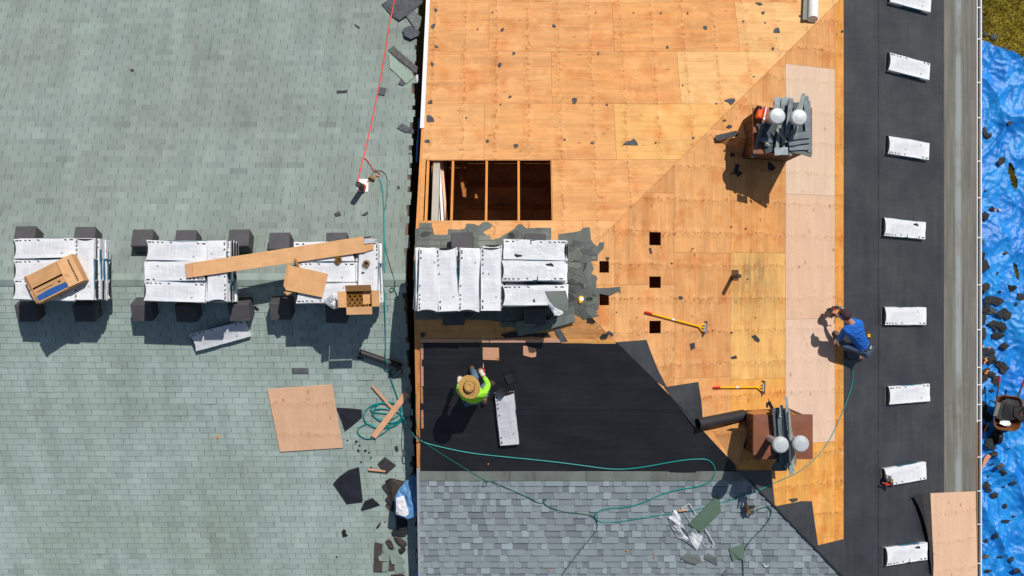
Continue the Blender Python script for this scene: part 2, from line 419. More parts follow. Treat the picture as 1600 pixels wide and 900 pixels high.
M_METAL = simple('galvanised_metal', srgb(200, 205, 210), 0.38, 0.35, 0.08, 8)
M_CAP = simple('pale_vent_cap', srgb(188, 194, 198), 0.38, 0.15, 0.14, 14)
M_BROWN = simple('brown_chimney_cover', srgb(128, 78, 56), 0.5, 0.1, 0.12, 3)
M_CHIM = simple('dark_stained_chase', srgb(92, 62, 42), 0.8, 0, 0.3, 5)
M_WOOD = card_mat('raw_timber', srgb(212, 150, 92))
M_PINK = card_mat('pale_new_timber', srgb(232, 180, 148))
M_TEAL = simple('teal_hose', srgb(10, 140, 138), 0.4, 0, 0.1, 5, 0.5, 0)
M_GREENH = simple('dark_green_hose', srgb(30, 100, 84), 0.4, 0, 0.1, 5, 0.5, 0)
M_RED = simple('red_hose', srgb(226, 70, 62), 0.45, 0, 0.08, 5, 0.5, 0)
M_DARK = simple('black_plastic', srgb(30, 30, 32), 0.45, 0, 0.2, 10)
M_GREY = simple('grey_metal', srgb(110, 114, 118), 0.4, 0.6, 0.2, 10)
M_ORANGE = simple('orange_plastic', srgb(236, 92, 24), 0.4, 0, 0.15, 10)
M_YELLOW = simple('yellow_paint', srgb(240, 180, 20), 0.4, 0, 0.1, 10)
M_REDP = simple('red_plastic', srgb(205, 40, 40), 0.4, 0, 0.1, 10)
M_TARP = tarp_mat()
M_WALL = simple('beige_wall_siding', srgb(176, 170, 158), 0.8, 0, 0.08, 2)
M_ATTIC = simple('dusty_attic_wood', srgb(205, 140, 90), 0.9, 0, 0.3, 3)
def cloth_mat(name, col):
    t = NT(name); c = t.co()
    f = t.noise(t.n('VectorMath', {'operation': 'MULTIPLY'}, _0=c, _1=(9, 16, 12)).outputs[0], 1.0, 4.0, 0.55)
    d = t.noise(c, 7.0, 5.0, 0.65)
    cc = t.mix(t.ramp(d, 0.55, 0.75, 0, 0.35), t.scale(col, t.ramp(f, 0.3, 0.7, 0.86, 1.12)), t.mix(1.0, col, srgb(190, 170, 150), 'MULTIPLY'))
    t.bump(f, 0.9, 0.06)
    return t.out(cc, 0.85, 0, 0.15)
M_SKIN = simple('skin', srgb(196, 140, 112), 0.55, 0, 0.06, 20)
M_NEON = cloth_mat('neon_green_shirt', srgb(164, 238, 66))
M_BLUESH = cloth_mat('blue_shirt', srgb(42, 110, 208))
M_JEAN = cloth_mat('blue_jeans', srgb(96, 124, 150))
M_TROUS = simple('dark_trousers', srgb(44, 42, 44), 0.85, 0, 0.2, 25, 0.2, 0.3)
M_BOOT = simple('work_boot', srgb(92, 74, 58), 0.7, 0, 0.2, 25)
M_STRAW = simple('straw', srgb(184, 146, 84), 0.8, 0, 0.25, 40, 0.2, 0.6)
M_CAPD = simple('maroon_cap', srgb(62, 40, 52), 0.8, 0, 0.2, 25)
M_LEATHER = simple('leather_pouch', srgb(70, 50, 40), 0.7, 0, 0.25, 25)
M_GLOVE = simple('pale_glove', srgb(215, 205, 195), 0.8, 0, 0.1, 25)
M_RUST = simple('rusty_steel', srgb(112, 68, 40), 0.7, 0.2, 0.35, 8)
def ground_mat():
    t = NT('rough_grass_ground'); c = t.co()
    n = t.noise(c, 1.2, 6.0, 0.65); f = t.noise(c, 22.0, 4.0, 0.7)
    col = t.mix(t.ramp(n, 0.35, 0.65), srgb(118, 116, 40), srgb(172, 150, 72))
    col = t.scale(col, t.ramp(f, 0.3, 0.7, 0.5, 1.25)); t.bump(f, 0.8, 0.05)
    return t.out(col, 0.95, 0, 0.1)
M_GROUND = ground_mat()
M_GRASS = simple('grass_blade', srgb(178, 164, 62), 0.8, 0, 0.45, 3, 0.2, 0)
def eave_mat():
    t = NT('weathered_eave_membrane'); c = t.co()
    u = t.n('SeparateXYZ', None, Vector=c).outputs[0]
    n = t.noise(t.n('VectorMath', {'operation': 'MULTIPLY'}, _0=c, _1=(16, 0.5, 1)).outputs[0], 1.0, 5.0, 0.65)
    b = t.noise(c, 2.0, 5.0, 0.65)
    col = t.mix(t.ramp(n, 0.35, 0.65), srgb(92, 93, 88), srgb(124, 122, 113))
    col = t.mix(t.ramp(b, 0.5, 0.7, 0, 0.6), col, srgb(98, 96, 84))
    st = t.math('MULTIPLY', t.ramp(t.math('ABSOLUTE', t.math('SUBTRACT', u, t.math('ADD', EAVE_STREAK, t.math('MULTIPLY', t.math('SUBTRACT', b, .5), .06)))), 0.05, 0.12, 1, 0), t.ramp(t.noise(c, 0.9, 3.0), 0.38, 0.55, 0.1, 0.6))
    col = t.mix(st, col, srgb(158, 166, 170))  # pale lengthwise streak: chalky wear and the bend's sheen painted into the colour
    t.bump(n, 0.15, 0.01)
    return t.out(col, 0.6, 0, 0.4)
M_PLY_STAIN = plywood('water_stained_plywood', 1, False, PE.uv(1178, 432))
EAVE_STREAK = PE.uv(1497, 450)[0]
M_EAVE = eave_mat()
# ------------------------------------------------------------------ ground
mb = MB(); mb.face([(-300, -300, 0), (300, -300, 0), (300, 300, 0), (-300, 300, 0)])
g = obj('ground', mb, M_GROUND); g['kind'] = 'structure'

# ------------------------------------------------------------------ the house on the image's left: green-grey shingles
old_house = thing('house', 'house with a low gable roof of aged green grey tab shingles', 'house', Matrix.Translation((-7, YL, 0)))
INV = Matrix.Translation((7, -YL, 0))                 # children of the empty given in world coordinates
XL0, XL1 = -13.0, -1.93
DL = 8.0                                              # slope length
mb = MB()
for P, sg in ((LN, 1), (LS, -1)):
    a = [P.m @ Vector((x, v*sg, 0)) for x, v in ((XL0, 0), (XL1, 0), (XL1, DL), (XL0, DL))]
    if sg < 0: a = a[::-1]
    a = a[::-1] if (a[1]-a[0]).cross(a[2]-a[1]).z < 0 else a
    mb.shell([p-Vector((0, 0, .16)) for p in a], a)
old_roof = obj('roof', mb, M_UNDER, old_house, INV)
ez = LS.zat(0, YL-DL*LS.v.y)
mb = MB(); yw = DL*LS.v.y-0.4
mb.shell([(XL0+.3, YL-yw, 0), (XL1-.3, YL-yw, 0), (XL1-.3, YL+yw, 0), (XL0+.3, YL+yw, 0)], [(XL0+.3, YL-yw, ez), (XL1-.3, YL-yw, ez), (XL1-.3, YL+yw, ez), (XL0+.3, YL+yw, ez)])
for x in (XL0+.3, XL1-.3):
    mb.shell([(x-.04, YL-yw, ez), (x+.04, YL-yw, ez), (x+.04, YL+yw, ez), (x-.04, YL+yw, ez)], [(x-.04, YL-.1, ZL-.25), (x+.04, YL-.1, ZL-.25), (x+.04, YL+.1, ZL-.25), (x-.04, YL+.1, ZL-.25)])
obj('wall', mb, M_WALL, old_house, INV)

EXP, TAB = 0.127, 0.305
tabs = []                                             # (score, P, v0, v1, x0, x1, h..)
for P, sg in ((LN, 1), (LS, -1)):
    nrow = int(DL/EXP)
    for i in range(nrow):
        d0, d1 = i*EXP-0.012, (i+1)*EXP
        off = (i % 2)*TAB/2+i*0.011+R(-.008, .008)
        x = XL0-(TAB-off % TAB)
        rowt = R(-.025, .025)
        jag = R(-.05, .05)
        while x < XL1:
            x0, x1 = x+.004, x+TAB-.004
            x += TAB
            if x1 < XL0+.05: continue
            x1 = min(x1, XL1+jag)
            if x1-x0 < .03: continue
            tone = rowt+random.gauss(0, .042)+(-.10 if random.random() < .04 else 0)
            c = P.m @ Vector(((x0+x1)/2, (d0+d1)/2*sg, .01)); px, py = proj(c)
            inview = -12 < px < 660 and -8 < py < 908
            hid = 8 < px < 606 and 352 < py < 558
            tabs.append((0 if (inview and not hid) else 1, -c.z if inview else 99, P, sg, x0, x1, d0, d1, tone))
tabs.sort(key=lambda k: (k[0], k[1]))
def tab_mesh(mb, P, sg, x0, x1, d0, d1, tone, world):
    e = R(-.0015, .0015); hl, hu = .0115+e+(R(.005, .011) if random.random() < .014 else 0), .004
    k = R(-.004, .004)
    top = [(x0, d0*sg, hu), (x1, d0*sg, hu), (x1, (d1+k)*sg, hl), (x0, (d1+k+R(-.002, .002))*sg, hl)]
    bot = [(x, y, -.001) for x, y, z in top]
    if sg > 0: pass
    if sg < 0: top = top[::-1]; bot = bot[::-1]
    f = (lambda p: P.m @ Vector(p)) if world else (lambda p: p)
    top = [f(p) for p in top]; bot = [f(p) for p in bot]
    b = len(mb.v); mb.v += [tuple(p) for p in bot+top]
    for q in ((4, 5, 6, 7), (0, 1, 5, 4), (1, 2, 6, 5), (2, 3, 7, 6), (3, 0, 4, 7)): mb.f.append(tuple(b+j for j in q)); mb.t.append(tone); mb.mi.append(0)
NT_COL = {1: (0.755, 0.75, 0.755), -1: (1.14, 1.155, 1.16)}   # slope tints painted to even out the sun's light across the ridge
stuff = {1: MB(), -1: MB()}
for i, (a, b_, P, sg, x0, x1, d0, d1, tone) in enumerate(tabs):
    if i < 290:
        m = MB(); tab_mesh(m, P, sg, x0, x1, d0, d1, tone, False)
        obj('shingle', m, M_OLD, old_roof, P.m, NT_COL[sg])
    else: tab_mesh(stuff[sg], P, sg, x0, x1, d0, d1, tone, False)
for P, sg in ((LN, 1), (LS, -1)):
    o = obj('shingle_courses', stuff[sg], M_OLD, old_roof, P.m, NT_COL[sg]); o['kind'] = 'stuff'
x = XL0; k = 0
while x < XL1:
    t = R(-.06, .06); x1 = min(x+.30, XL1); w = .115
    m = MB(); pts = []
    for xx, lift in ((x, .014), (x1, .021)):
        ring = [LN.m @ Vector((xx, w, lift)), Vector((xx, YL, ZL+lift+.002)), LS.m @ Vector((xx, -w, lift))]
        pts.append(ring+[p-Vector((0, 0, .012)) for p in ring[::-1]])
    m.loft(pts, t); obj('ridge_cap_shingle', m, M_OLD, old_roof, None, (0.88, 0.90, 0.90))
    x += .145; k += 1
    if k > 90: break

# ------------------------------------------------------------------ the house under repair
new_house = thing('house', 'hip roofed house stripped to bare orange plywood, partly covered with black felt', 'house', Matrix.Translation((4.5, RE.y, 0)))
INV2 = Matrix.Translation((-4.5, -RE.y, 0))
ZE = PE.hit(1526, 450).z                              # eave height
XE = PE.hit(1526, 450).x
YN = RE.y+(ZR-ZE)/tn; YS = RE.y-(ZR-ZE)/ts
# uv helpers: the visible hip and ridge lines as pixel lines
HN = ((870, 440), (1312, 0)); HS = ((870, 440), (1316, 900))
HNX = (870+4*442, 440-4*440); HSX = (870+4*446, 440+4*460)
def rake_uv(P, top):                                  # left edge line of a slope in its own uv
    return (P.uv(672, 0), P.uv(650, 437)) if top else (P.uv(650, 437), P.uv(657, 900))
RK_N, RK_S = rake_uv(PN, True), rake_uv(PS, False)
hN_n, hN_e = (PN.uv(870, 440), PN.uv(1312, 0)), (PE.uv(870, 440), PE.uv(1312, 0))
hS_s, hS_e = (PS.uv(870, 440), PS.uv(1316, 900)), (PE.uv(870, 440), PE.uv(1316, 900))
UE = PE.uv(1526, 450)[0]                              # eave line on the east slope
VN = (Vector((0, YN, ZE))-Vector((0, RE.y, ZR))).length
VS = (Vector((0, YS, ZE))-Vector((0, RE.y, ZR))).length
def fitN(poly): return side(*hN_n, side(*RK_N, clip(clip(poly, 0, 1, 0), 0, -1, VN), (99, 1)), (-9, 3))
def fitS(poly): return side(*hS_s, side(*RK_S, clip(clip(poly, 0, -1, 0), 0, 1, VS), (99, -1)), (-9, -3))
def fitE(poly): return side(*hS_e, side(*hN_e, clip(poly, -1, 0, UE), (9, 0)), (9, 0))
# the opening and the five small square holes
OPEN_PX = [(667, 250), (862, 251), (862, 345), (660, 344)]
ou = [PN.uv(*p) for p in OPEN_PX]
HOLE_N = (max(ou[0][0], ou[3][0])-.02, ou[1][0], ou[2][1], ou[1][1])
holes_px = [(1014, 363, 1032, 383), (1014, 432, 1032, 450), (1014, 501, 1032, 521), (936, 408, 951, 426), (936, 459, 951, 477)]
def rect_e(b):
    a = PE.uv(b[0], b[3]); c = PE.uv(b[2], b[1]); return (a[0], c[0], a[1], c[1])
HOLES_E = [rect_e(b) for b in holes_px]
# deck slabs under the covered areas
mb = MB()
def slab(P, poly, z0=-.02, z1=-.002):
    if len(poly) > 2:
        n = len(mb.v); mb.prism(poly, z0, z1)
        for i in range(n, len(mb.v)): mb.v[i] = tuple(P.m @ Vector(mb.v[i]))
u1318 = PE.uv(1318, 450)[0]; v533 = PS.uv(800, 531)[1]
slab(PE, fitE([(u1318, -14), (UE, -14), (UE, 14), (u1318, 14)]))
slab(PS, fitS([(-3, -14), (14, -14), (14, v533), (-3, v533)]))
new_roof = obj('roof', mb, M_ATTIC, new_house, INV2)

ORANGE = [srgb(225, 163, 101), srgb(228, 167, 106), srgb(223, 159, 96), srgb(228, 169, 110), srgb(224, 162, 103)]
LIGHT = [srgb(232, 176, 104), srgb(236, 184, 120)]
PALE = [srgb(236, 206, 180), srgb(236, 196, 166), srgb(238, 204, 180)]
def panel(P, poly, col, mat, holes=(), h=0.0, tone=0.0, name='plywood_panel', th=.013):
    polys = [poly]
    for hrect in holes:
        nx = []
        for p in polys:
            nx += minus(p, hrect)
        polys = nx
    m = MB(); e = R(-.001, .001)
    for p in polys:
        if len(p) < 3: continue
        area = abs(sum(p[i][0]*p[(i+1) % len(p)][1]-p[(i+1) % len(p)][0]*p[i][1] for i in range(len(p))))/2
        if area < 2e-4: continue
        m.prism(p, h, h+th+e, tone)
    if m.v: return obj(name, m, mat, new_roof, P.m, col)
def rect(a, b, c, d, g=.002): return [(a+g, c+g), (b-g, c+g), (b-g, d-g), (a+g, d-g)]
# north slope, sheets 2.44 m along the eaves
vrows = [PN.uv(800, y)[1] for y in (345, 250, 163, 81, 4)]; dv = vrows[4]-vrows[3]
vrows = vrows+[vrows[4]+dv*k for k in (1, 2, 3, 4, 5)]
def ucol(x, y): return PN.uv(x, y)[0]
starts = [None, (862, 300), (961, 206), (862, 122), (958, 42), (862, 0)]
for r in range(1, len(vrows)):
    v0, v1 = vrows[r-1], vrows[r]
    if v0 > VN: break
    sx = starts[r] if r < len(starts) else ((862, 0) if r % 2 else (958, 42))
    ref = ucol(*sx)
    k = -3
    while ref+k*2.44 < 12:
        p = fitN(rect(ref+k*2.44, ref+(k+1)*2.44, v0, v1))
        if len(p) > 2:
            cxx = ref+(k+.5)*2.44
            col = random.choice(ORANGE)
            px, py = proj(PN.m @ Vector((cxx, (v0+v1)/2, 0)))
            if r == 2 and k >= 0: col = LIGHT[0]
            elif px > 1150: col = LIGHT[1]
            elif px > 1000 and r == 3: col = srgb(230, 170, 116)
            panel(PN, p, col, M_PLY_H, [HOLE_N])
        k += 1
# strip between opening and ridge patch
vr = vrows[0]
for a, b in ((-3, ucol(705, 350)), (ucol(705, 350), ucol(910, 350)), (ucol(910, 350), 4)):
    p = fitN(rect(a, b, 0, vr)); panel(PN, p, random.choice(ORANGE), M_PLY_H, [HOLE_N])
# small side piece left of the opening and right of it up to the row
# south slope bare strip
for a, b in ((-3, PS.uv(790, 510)[0]), (PS.uv(790, 510)[0], 4)):
    p = fitS(rect(a, b, v533, 0)); panel(PS, p, random.choice(ORANGE[:3]), M_PLY_H)
# east slope columns
cols = [PE.uv(x, 450)[0] for x in (860, 960, 1053, 1141, 1226.5, 1303.5, 1317.5)]
def ev(x, y): return PE.uv(x, y)[1]
seams = [[(910, 445)], [(1005, 300), (1005, 445), (1005, 640)], [(1095, 200), (1095, 395), (1095, 590), (1095, 780)],
         [(1185, 100), (1185, 200), (1185, 395), (1185, 592), (1185, 742)], [(1265, 104), (1265, 304.5), (1265, 498), (1265, 692), (1265, 842)],
         [(1310, 60), (1310, 305), (1310, 500), (1310, 578), (1310, 765), (1310, 850)]]
for c in range(6):
    vs = [14]+[ev(*s) for s in seams[c]]+[-14]
    for k in range(len(vs)-1):
        p = fitE(rect(cols[c], cols[c+1], vs[k+1], vs[k]))
        if len(p) < 3: continue
        hs = [h for h in HOLES_E if h[1] > cols[c] and h[0] < cols[c+1]]
        if c == 4 and k in (1, 2, 3): panel(PE, p, PALE[k-1], M_PNEW_V, hs, .003)
        else:
            col = random.choice(ORANGE)
            mt = M_PLY_V
            if c == 3 and k == 3: col = srgb(232, 180, 108); mt = M_PLY_STAIN
            if c >= 3 and k >= 4: col = srgb(232, 168, 86)
            if c == 5: col = srgb(226, 158, 78)
            panel(PE, p, col, mt, hs)
# pale trim board between bare deck and felt
def pxpoly(P, pts, h=0): return [P.uv(x, y, h) for x, y in pts]
panel(PS, pxpoly(PS, [(657, 528), (764, 528.5), (764, 534), (657, 534)]), srgb(236, 180, 150), M_PNEW_H, (), .016, 0, 'trim_board')
panel(PS, pxpoly(PS, [(765, 528.5), (876, 529), (876, 534), (765, 534)]), srgb(238, 184, 156), M_PNEW_H, (), .016, 0, 'trim_board')
panel(PS, pxpoly(PS, [(876.5, 530), (960, 531), (962, 536), (876.5, 536)]), srgb(236, 178, 100), M_PLY_H, (), .014, 0, 'trim_board')
# rafters in the attic, seen through the opening
def rafter(P, u, v0, v1, d=.14, w=.04, name='rafter', col=(1, 1, 1), mat=None):
    m = MB(); m.prism([(u-w/2, v0), (u+w/2, v0), (u+w/2, v1), (u-w/2, v1)], -d, -.0035); return obj(name, m, mat or M_WOOD, new_roof, P.m, col)
for x in (706.5, 760, 810.5): rafter(PN, ucol(x, 300), .08, VN-.2, col=(1.0, .86, .66))
for k in range(1, 5): rafter(PN, ucol(810.5, 300)+.61*k, .08+.6*k, VN-.2)
rafter(PN, ucol(667, 300), .05, VN-.3, .10, .045, col=(1.1, .98, .8))
for k in range(14):
    v = -6.5+k*.96
    if abs(v) < 6: rafter(PE, 2, 0, 0.01) if False else None
# gable studs standing under the first bay
for j, (xa, xb, zz, mt) in enumerate(((676, 676, 6.0, M_WOOD), (681, 684, 5.9, M_WHITE), (685, 690, 5.7, M_WHITE), (688.5, 696, 5.5, M_PINK))):
    a = PN.hit(xa, 246, -.05); b = PN.hit(xb, 349, -.10)
    a.z -= .10+.05*j; b.z -= .15+.06*j
    m = MB(); d = (b-a).normalized(); w = Vector((0.022, 0, 0)); n_ = Vector((0, 0, -.05))
    m.shell([a-w+n_, b-w+n_, b+w+n_, a+w+n_], [a-w, b-w, b+w, a+w]); obj('gable_board', m, mt, new_roof)
for (xa, ya), (xb, yb), dep in (((717, 262), (724, 304), .5), ((724, 258), (723, 300), .7), ((735, 283), (742, 303), .9)):
    a, b = PN.hit(xa, ya, -.2), PN.hit(xb, yb, -.2); a.z -= dep; b.z -= dep; w = Vector((.03, 0, 0)); n_ = Vector((0, 0, -.03))
    m = MB(); m.shell([a-w+n_, a+w+n_, b+w+n_, b-w+n_], [a-w, a+w, b+w, b-w]); obj('attic_brace', m, M_WOOD, new_roof, None, (.5, .42, .32))
m = MB(); m.shell([(-1.3, -4.8, 3.9), (5.8, -4.8, 3.9), (5.8, 4.8, 3.9), (-1.3, 4.8, 3.9)], [(-1.3, -4.8, 4.0), (5.8, -4.8, 4.0), (5.8, 4.8, 4.0), (-1.3, 4.8, 4.0)])
obj('attic_floor', m, M_ATTIC, new_house, INV2)
for k in range(6):
    m = MB(); y = 1.2+k*.45; m.box((1.2, y, 4.06), (4.2, .05, .12)); obj('ceiling_joist', m, M_WOOD, new_house, INV2, (.7, .55, .45))
# walls
ze = ZE-.06
m = MB(); x0, x1, y0, y1 = -1.45, XE-.45, YS+.45, YN-.45; t = .12
m.shell([(x1-t, y0, 0), (x1, y0, 0), (x1, y1, 0), (x1-t, y1, 0)], [(x1-t, y0, ze), (x1, y0, ze), (x1, y1, ze), (x1-t, y1, ze)])
m.shell([(x0, y0, 0), (x1-t, y0, 0), (x1-t, y0+t, 0), (x0, y0+t, 0)], [(x0, y0, ze), (x1-t, y0, ze), (x1-t, y0+t, ze), (x0, y0+t, ze)])
m.shell([(x0, y1-t, 0), (x1-t, y1-t, 0), (x1-t, y1, 0), (x0, y1, 0)], [(x0, y1-t, ze), (x1-t, y1-t, ze), (x1-t, y1, ze), (x0, y1, ze)])
def gy(y): return min(PN.zat(x0, y), PS.zat(x0, y))-.08
m.shell([(x0, y0+t, 0), (x0, y1-t, 0), (x0, y1-t, gy(y1-t)), (x0, RE.y, ZR-.08), (x0, y0+t, gy(y0+t))], [(x0+t, y0+t, 0), (x0+t, y1-t, 0), (x0+t, y1-t, gy(y1-t)), (x0+t, RE.y, ZR-.08), (x0+t, y0+t, gy(y0+t))])
obj('wall', m, M_WALL, new_house, INV2)
# rake boards along the gable
def rake(px0, px1, P, w, h0, h1, mat, name, col=None, sh=0.0):
    a, b = P.m @ Vector((*P.uv(*px0), 0)), P.m @ Vector((*P.uv(*px1), 0))
    a.x += sh; b.x += sh
    m = MB(); up = Vector((0, 0, 1))
    m.shell([a+up*h0-Vector((w, 0, 0)), a+up*h0, b+up*h0, b+up*h0-Vector((w, 0, 0))], [a+up*h1-Vector((w, 0, 0)), a+up*h1, b+up*h1, b+up*h1-Vector((w, 0, 0))])
    return obj(name, m, mat, new_house, INV2, col)
rake((673.5, -30), (663, 200), PN, .075, -.12, .016, M_WHITE, 'drip_edge', None, -.004)
rake((663, 201), (650, 437), PN, .05, -.14, .004, M_WOOD, 'fascia_board', (1.0, .92, .8), -.004)
rake((650, 438), (655, 730), PS, .04, -.14, .004, M_WOOD, 'fascia_board', (1.05, .98, .9), -.003)
rake((655, 731), (657.5, 920), PS, .045, -.14, .030, M_METAL, 'drip_edge', None, .0)
rake((661.0, 180), (657.5, 248), PN, .03, -.5, -.40, M_BLUE, 'blue_conduit', None, -.10)
panel(PS, pxpoly(PS, [(657.5, 537), (661.5, 537), (662, 602), (658, 602)]), srgb(232, 172, 140), M_PNEW_V, (), .018, 0, 'trim_board')
panel(PS, pxpoly(PS, [(658, 603), (661, 603), (662, 668), (658.5, 668)]), srgb(214, 164, 116), M_PLY_V, (), .016, 0, 'trim_board')

# felt sheets --------------------------------------------------------------
def sheet(P, poly, h, th, mat, name, parent, step=.09, amp=.004, wr=None, seed=0, color=None):
    """felt cut to a convex outline, as a fine grid clipped to it, softly waved"""
    xs = [p[0] for p in poly]; ys = [p[1] for p in poly]
    m = MB()
    nx = max(1, int((max(xs)-min(xs))/step)); ny = max(1, int((max(ys)-min(ys))/step))
    key = {}
    ctr = (sum(xs)/len(xs), sum(ys)/len(ys))
    def z(x, y):
        n_ = noise.noise((x*1.6+seed, y*1.6, 3.1))*.6+noise.noise((x*4+seed, y*4, 1.1))*.4
        w = wr(x, y) if wr else 0
        return h+th+amp*(n_+.7)+w
    for i in range(nx):
        for j in range(ny):
            a = min(xs)+(max(xs)-min(xs))*i/nx; b = min(xs)+(max(xs)-min(xs))*(i+1)/nx
            c = min(ys)+(max(ys)-min(ys))*j/ny; d = min(ys)+(max(ys)-min(ys))*(j+1)/ny
            p = [(a, c), (b, c), (b, d), (a, d)]
            for k in range(len(poly)):
                p = side(poly[k], poly[(k+1) % len(poly)], p, ctr)
                if len(p) < 3: break
            if len(p) < 3: continue
            idx = []
            for q in p:
                kk = (round(q[0], 5), round(q[1], 5))
                if kk not in key: key[kk] = len(m.v); m.v.append((q[0], q[1], z(*q)))
                if not idx or idx[-1] != key[kk]: idx.append(key[kk])
            if len(set(idx)) > 2: m.f.append(tuple(idx)); m.t.append(0.0); m.mi.append(0)
    # skirt
    n = len(poly); b0 = len(m.v)
    for i in range(n):
        p, q_ = poly[i], poly[(i+1) % n]
        L = math.hypot(q_[0]-p[0], q_[1]-p[1]); kk = max(1, int(L/step))
        for s_ in range(kk):
            a = (p[0]+(q_[0]-p[0])*s_/kk, p[1]+(q_[1]-p[1])*s_/kk); c = (p[0]+(q_[0]-p[0])*(s_+1)/kk, p[1]+(q_[1]-p[1])*(s_+1)/kk)
            m.face([(a[0], a[1], h), (c[0], c[1], h), (c[0], c[1], z(*c)), (a[0], a[1], z(*a))])
    o = obj(name, m, mat, parent, P.m, color, smooth=False)
    return o
def eu(x): return PE.uv(x, 450)[0]
def wr_e(x, y):
    f = max(0, 1-abs(x-eu(1392))/.45)
    return .034*f*max(0, noise.noise((x*1.2, y*2.6, 7.7)+Vector((0, x*1.5, 0)) if False else Vector((x*1.2, y*2.6+x*1.2, 7.7))))*(1.0 if y > .4 else .45)
sheet(PE, fitE([(eu(1318), -13), (eu(1374), -13), (eu(1374), 13), (eu(1318), 13)]), .0, .004, M_FELT_E, 'underlayment_sheet', new_roof, .12, .004)
sheet(PE, fitE([(eu(1372), -13), (eu(1474), -13), (eu(1474), 13), (eu(1372), 13)]), .008, .004, M_FELT_E, 'underlayment_sheet', new_roof, .08, .005, wr_e, 4)
def wr_s(x, y): return .026*max(0, noise.noise(Vector((x*.8, y*3.2+x*.5, 2.2))))
bfs = ([(657, 634), (1062, 634), (1105, 680), (1149, 727), (1150, 738), (657, 738)], [(660, 534), (965, 536.5), (1012, 582), (1060, 632), (1067, 640), (657, 640)])
for k_, bf in enumerate(bfs): sheet(PS, [PS.uv(*p, .02) for p in bf], .012+.007*k_, .003, M_FELT_S, 'underlayment_sheet', new_roof, .09, .005, wr_s, 9)
# flaps of felt folded over the hip on to the east slope
flaps = [[(962, 534.5), (1010, 531), (1016, 548), (1028, 578), (1043, 607), (1020, 592), (985, 556)],
         [(1038, 605), (1091, 596.5), (1096, 628), (1098, 655), (1086, 668), (1062, 638)],
         [(1150, 735), (1205, 735), (1211, 792), (1202, 784), (1170, 752)],
         [(1203, 785), (1211, 791), (1252, 783), (1268, 783), (1278, 852), (1270, 853)],
         [(1269, 852), (1278, 852), (1318.5, 842), (1320, 904)]]
for i, fpx in enumerate(flaps):
    m = MB(); pts = [PE.hit(x, y, .019+.004*i % .008) for x, y in fpx]
    c = sum(pts, Vector())/len(pts)
    top = [p+PE.n*(.004+(.02*abs(noise.noise(p*3)) if k % 2 else 0)) for k, p in enumerate(pts)]
    nn = len(top); b = len(m.v); ct = c+PE.n*R(.004, .012)
    m.v += [tuple(p) for p in top]+[tuple(ct)]+[tuple(p) for p in pts]
    for k in range(nn):
        j = (k+1) % nn
        tri = (k, j, nn)
        if (top[j]-top[k]).cross(ct-top[k]).z < 0: tri = (j, k, nn)
        m.f.append(tri); m.t.append(0); m.mi.append(0)
        m.f.append((nn+1+k, nn+1+j, j, k)); m.t.append(0); m.mi.append(0)
    obj('felt_flap', m, M_FELT_E, new_roof, None, None)
# small loose strip of felt under the chimney scraps (image bottom)
# eave membrane
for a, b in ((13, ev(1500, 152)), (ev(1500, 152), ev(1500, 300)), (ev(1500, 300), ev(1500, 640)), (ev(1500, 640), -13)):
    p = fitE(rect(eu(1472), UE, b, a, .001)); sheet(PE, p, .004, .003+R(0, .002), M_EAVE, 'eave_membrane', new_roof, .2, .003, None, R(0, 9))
for va_, vb_, mt_ in ((13, ev(1526, 660), M_WHITE), (ev(1526, 660.5), -13, M_WOOD)):
    m = MB(); m.prism([(UE-.012, vb_), (UE+.012, vb_), (UE+.012, va_), (UE-.012, va_)], -.03, .016)
    obj('drip_edge', m, mt_, new_roof, PE.m, (.6, .54, .46))
# new laminated shingles on the lower south slope -----------------------------
V0 = PS.uv(800, 748)[1]; RX = .15
pieces = []; r = 0
while V0-r*RX > -VS:
    va, vb = V0-r*RX+.012, V0-(r+1)*RX
    x = -2.4+R(-.2, 0); alt = random.random() < .5
    while x < 9:
        w = random.choice((.08, .12, .15, .18, .22, .34)) if alt else random.choice((.08, .12, .15, .18, .24, .3))
        p = fitS(rect(x, x+w, vb, va, .0008))
        if len(p) > 2:
            c = PS.m @ Vector((x+w/2, (va+vb)/2, .02)); px, py = proj(c)
            tone = (random.gauss(.16, .06) if random.random() < .28 and w < .25 else random.gauss(-.02, .04)) if alt else random.choice((random.gauss(-.05, .04), random.gauss(-.18, .06)))
            inv = 640 < px < 1330 and py < 906
            pieces.append((0 if inv else 1, -w if inv else 0, p, vb, va, alt, tone))
        x += w; alt = not alt
    r += 1
pieces.sort(key=lambda k: (k[0], k[1]))
def piece_mesh(m, p, vb, va, alt, tone):
    hi = .029 if alt else .017
    zt = lambda y: .008+(hi-.008)*((va-y)/(va-vb))
    a = sum(p[i][0]*p[(i+1) % len(p)][1]-p[(i+1) % len(p)][0]*p[i][1] for i in range(len(p)))
    if a < 0: p = p[::-1]
    m.shell([(x, y, .001) for x, y in p], [(x, y, zt(y)) for x, y in p], tone, 0, False)
    if not alt:                                       # head of each recessed piece: printed band plus painted shade of the course above
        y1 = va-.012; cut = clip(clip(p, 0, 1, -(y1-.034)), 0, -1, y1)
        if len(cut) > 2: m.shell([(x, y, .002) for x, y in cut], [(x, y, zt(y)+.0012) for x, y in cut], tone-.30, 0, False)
rest = MB()
for i, (a, b, p, vb, va, alt, tone) in enumerate(pieces):
    if i < 290:
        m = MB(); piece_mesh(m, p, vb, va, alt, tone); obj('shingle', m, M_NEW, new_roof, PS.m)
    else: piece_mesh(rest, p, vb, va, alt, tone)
o = obj('shingle_courses', rest, M_NEW, new_roof, PS.m); o['kind'] = 'stuff'
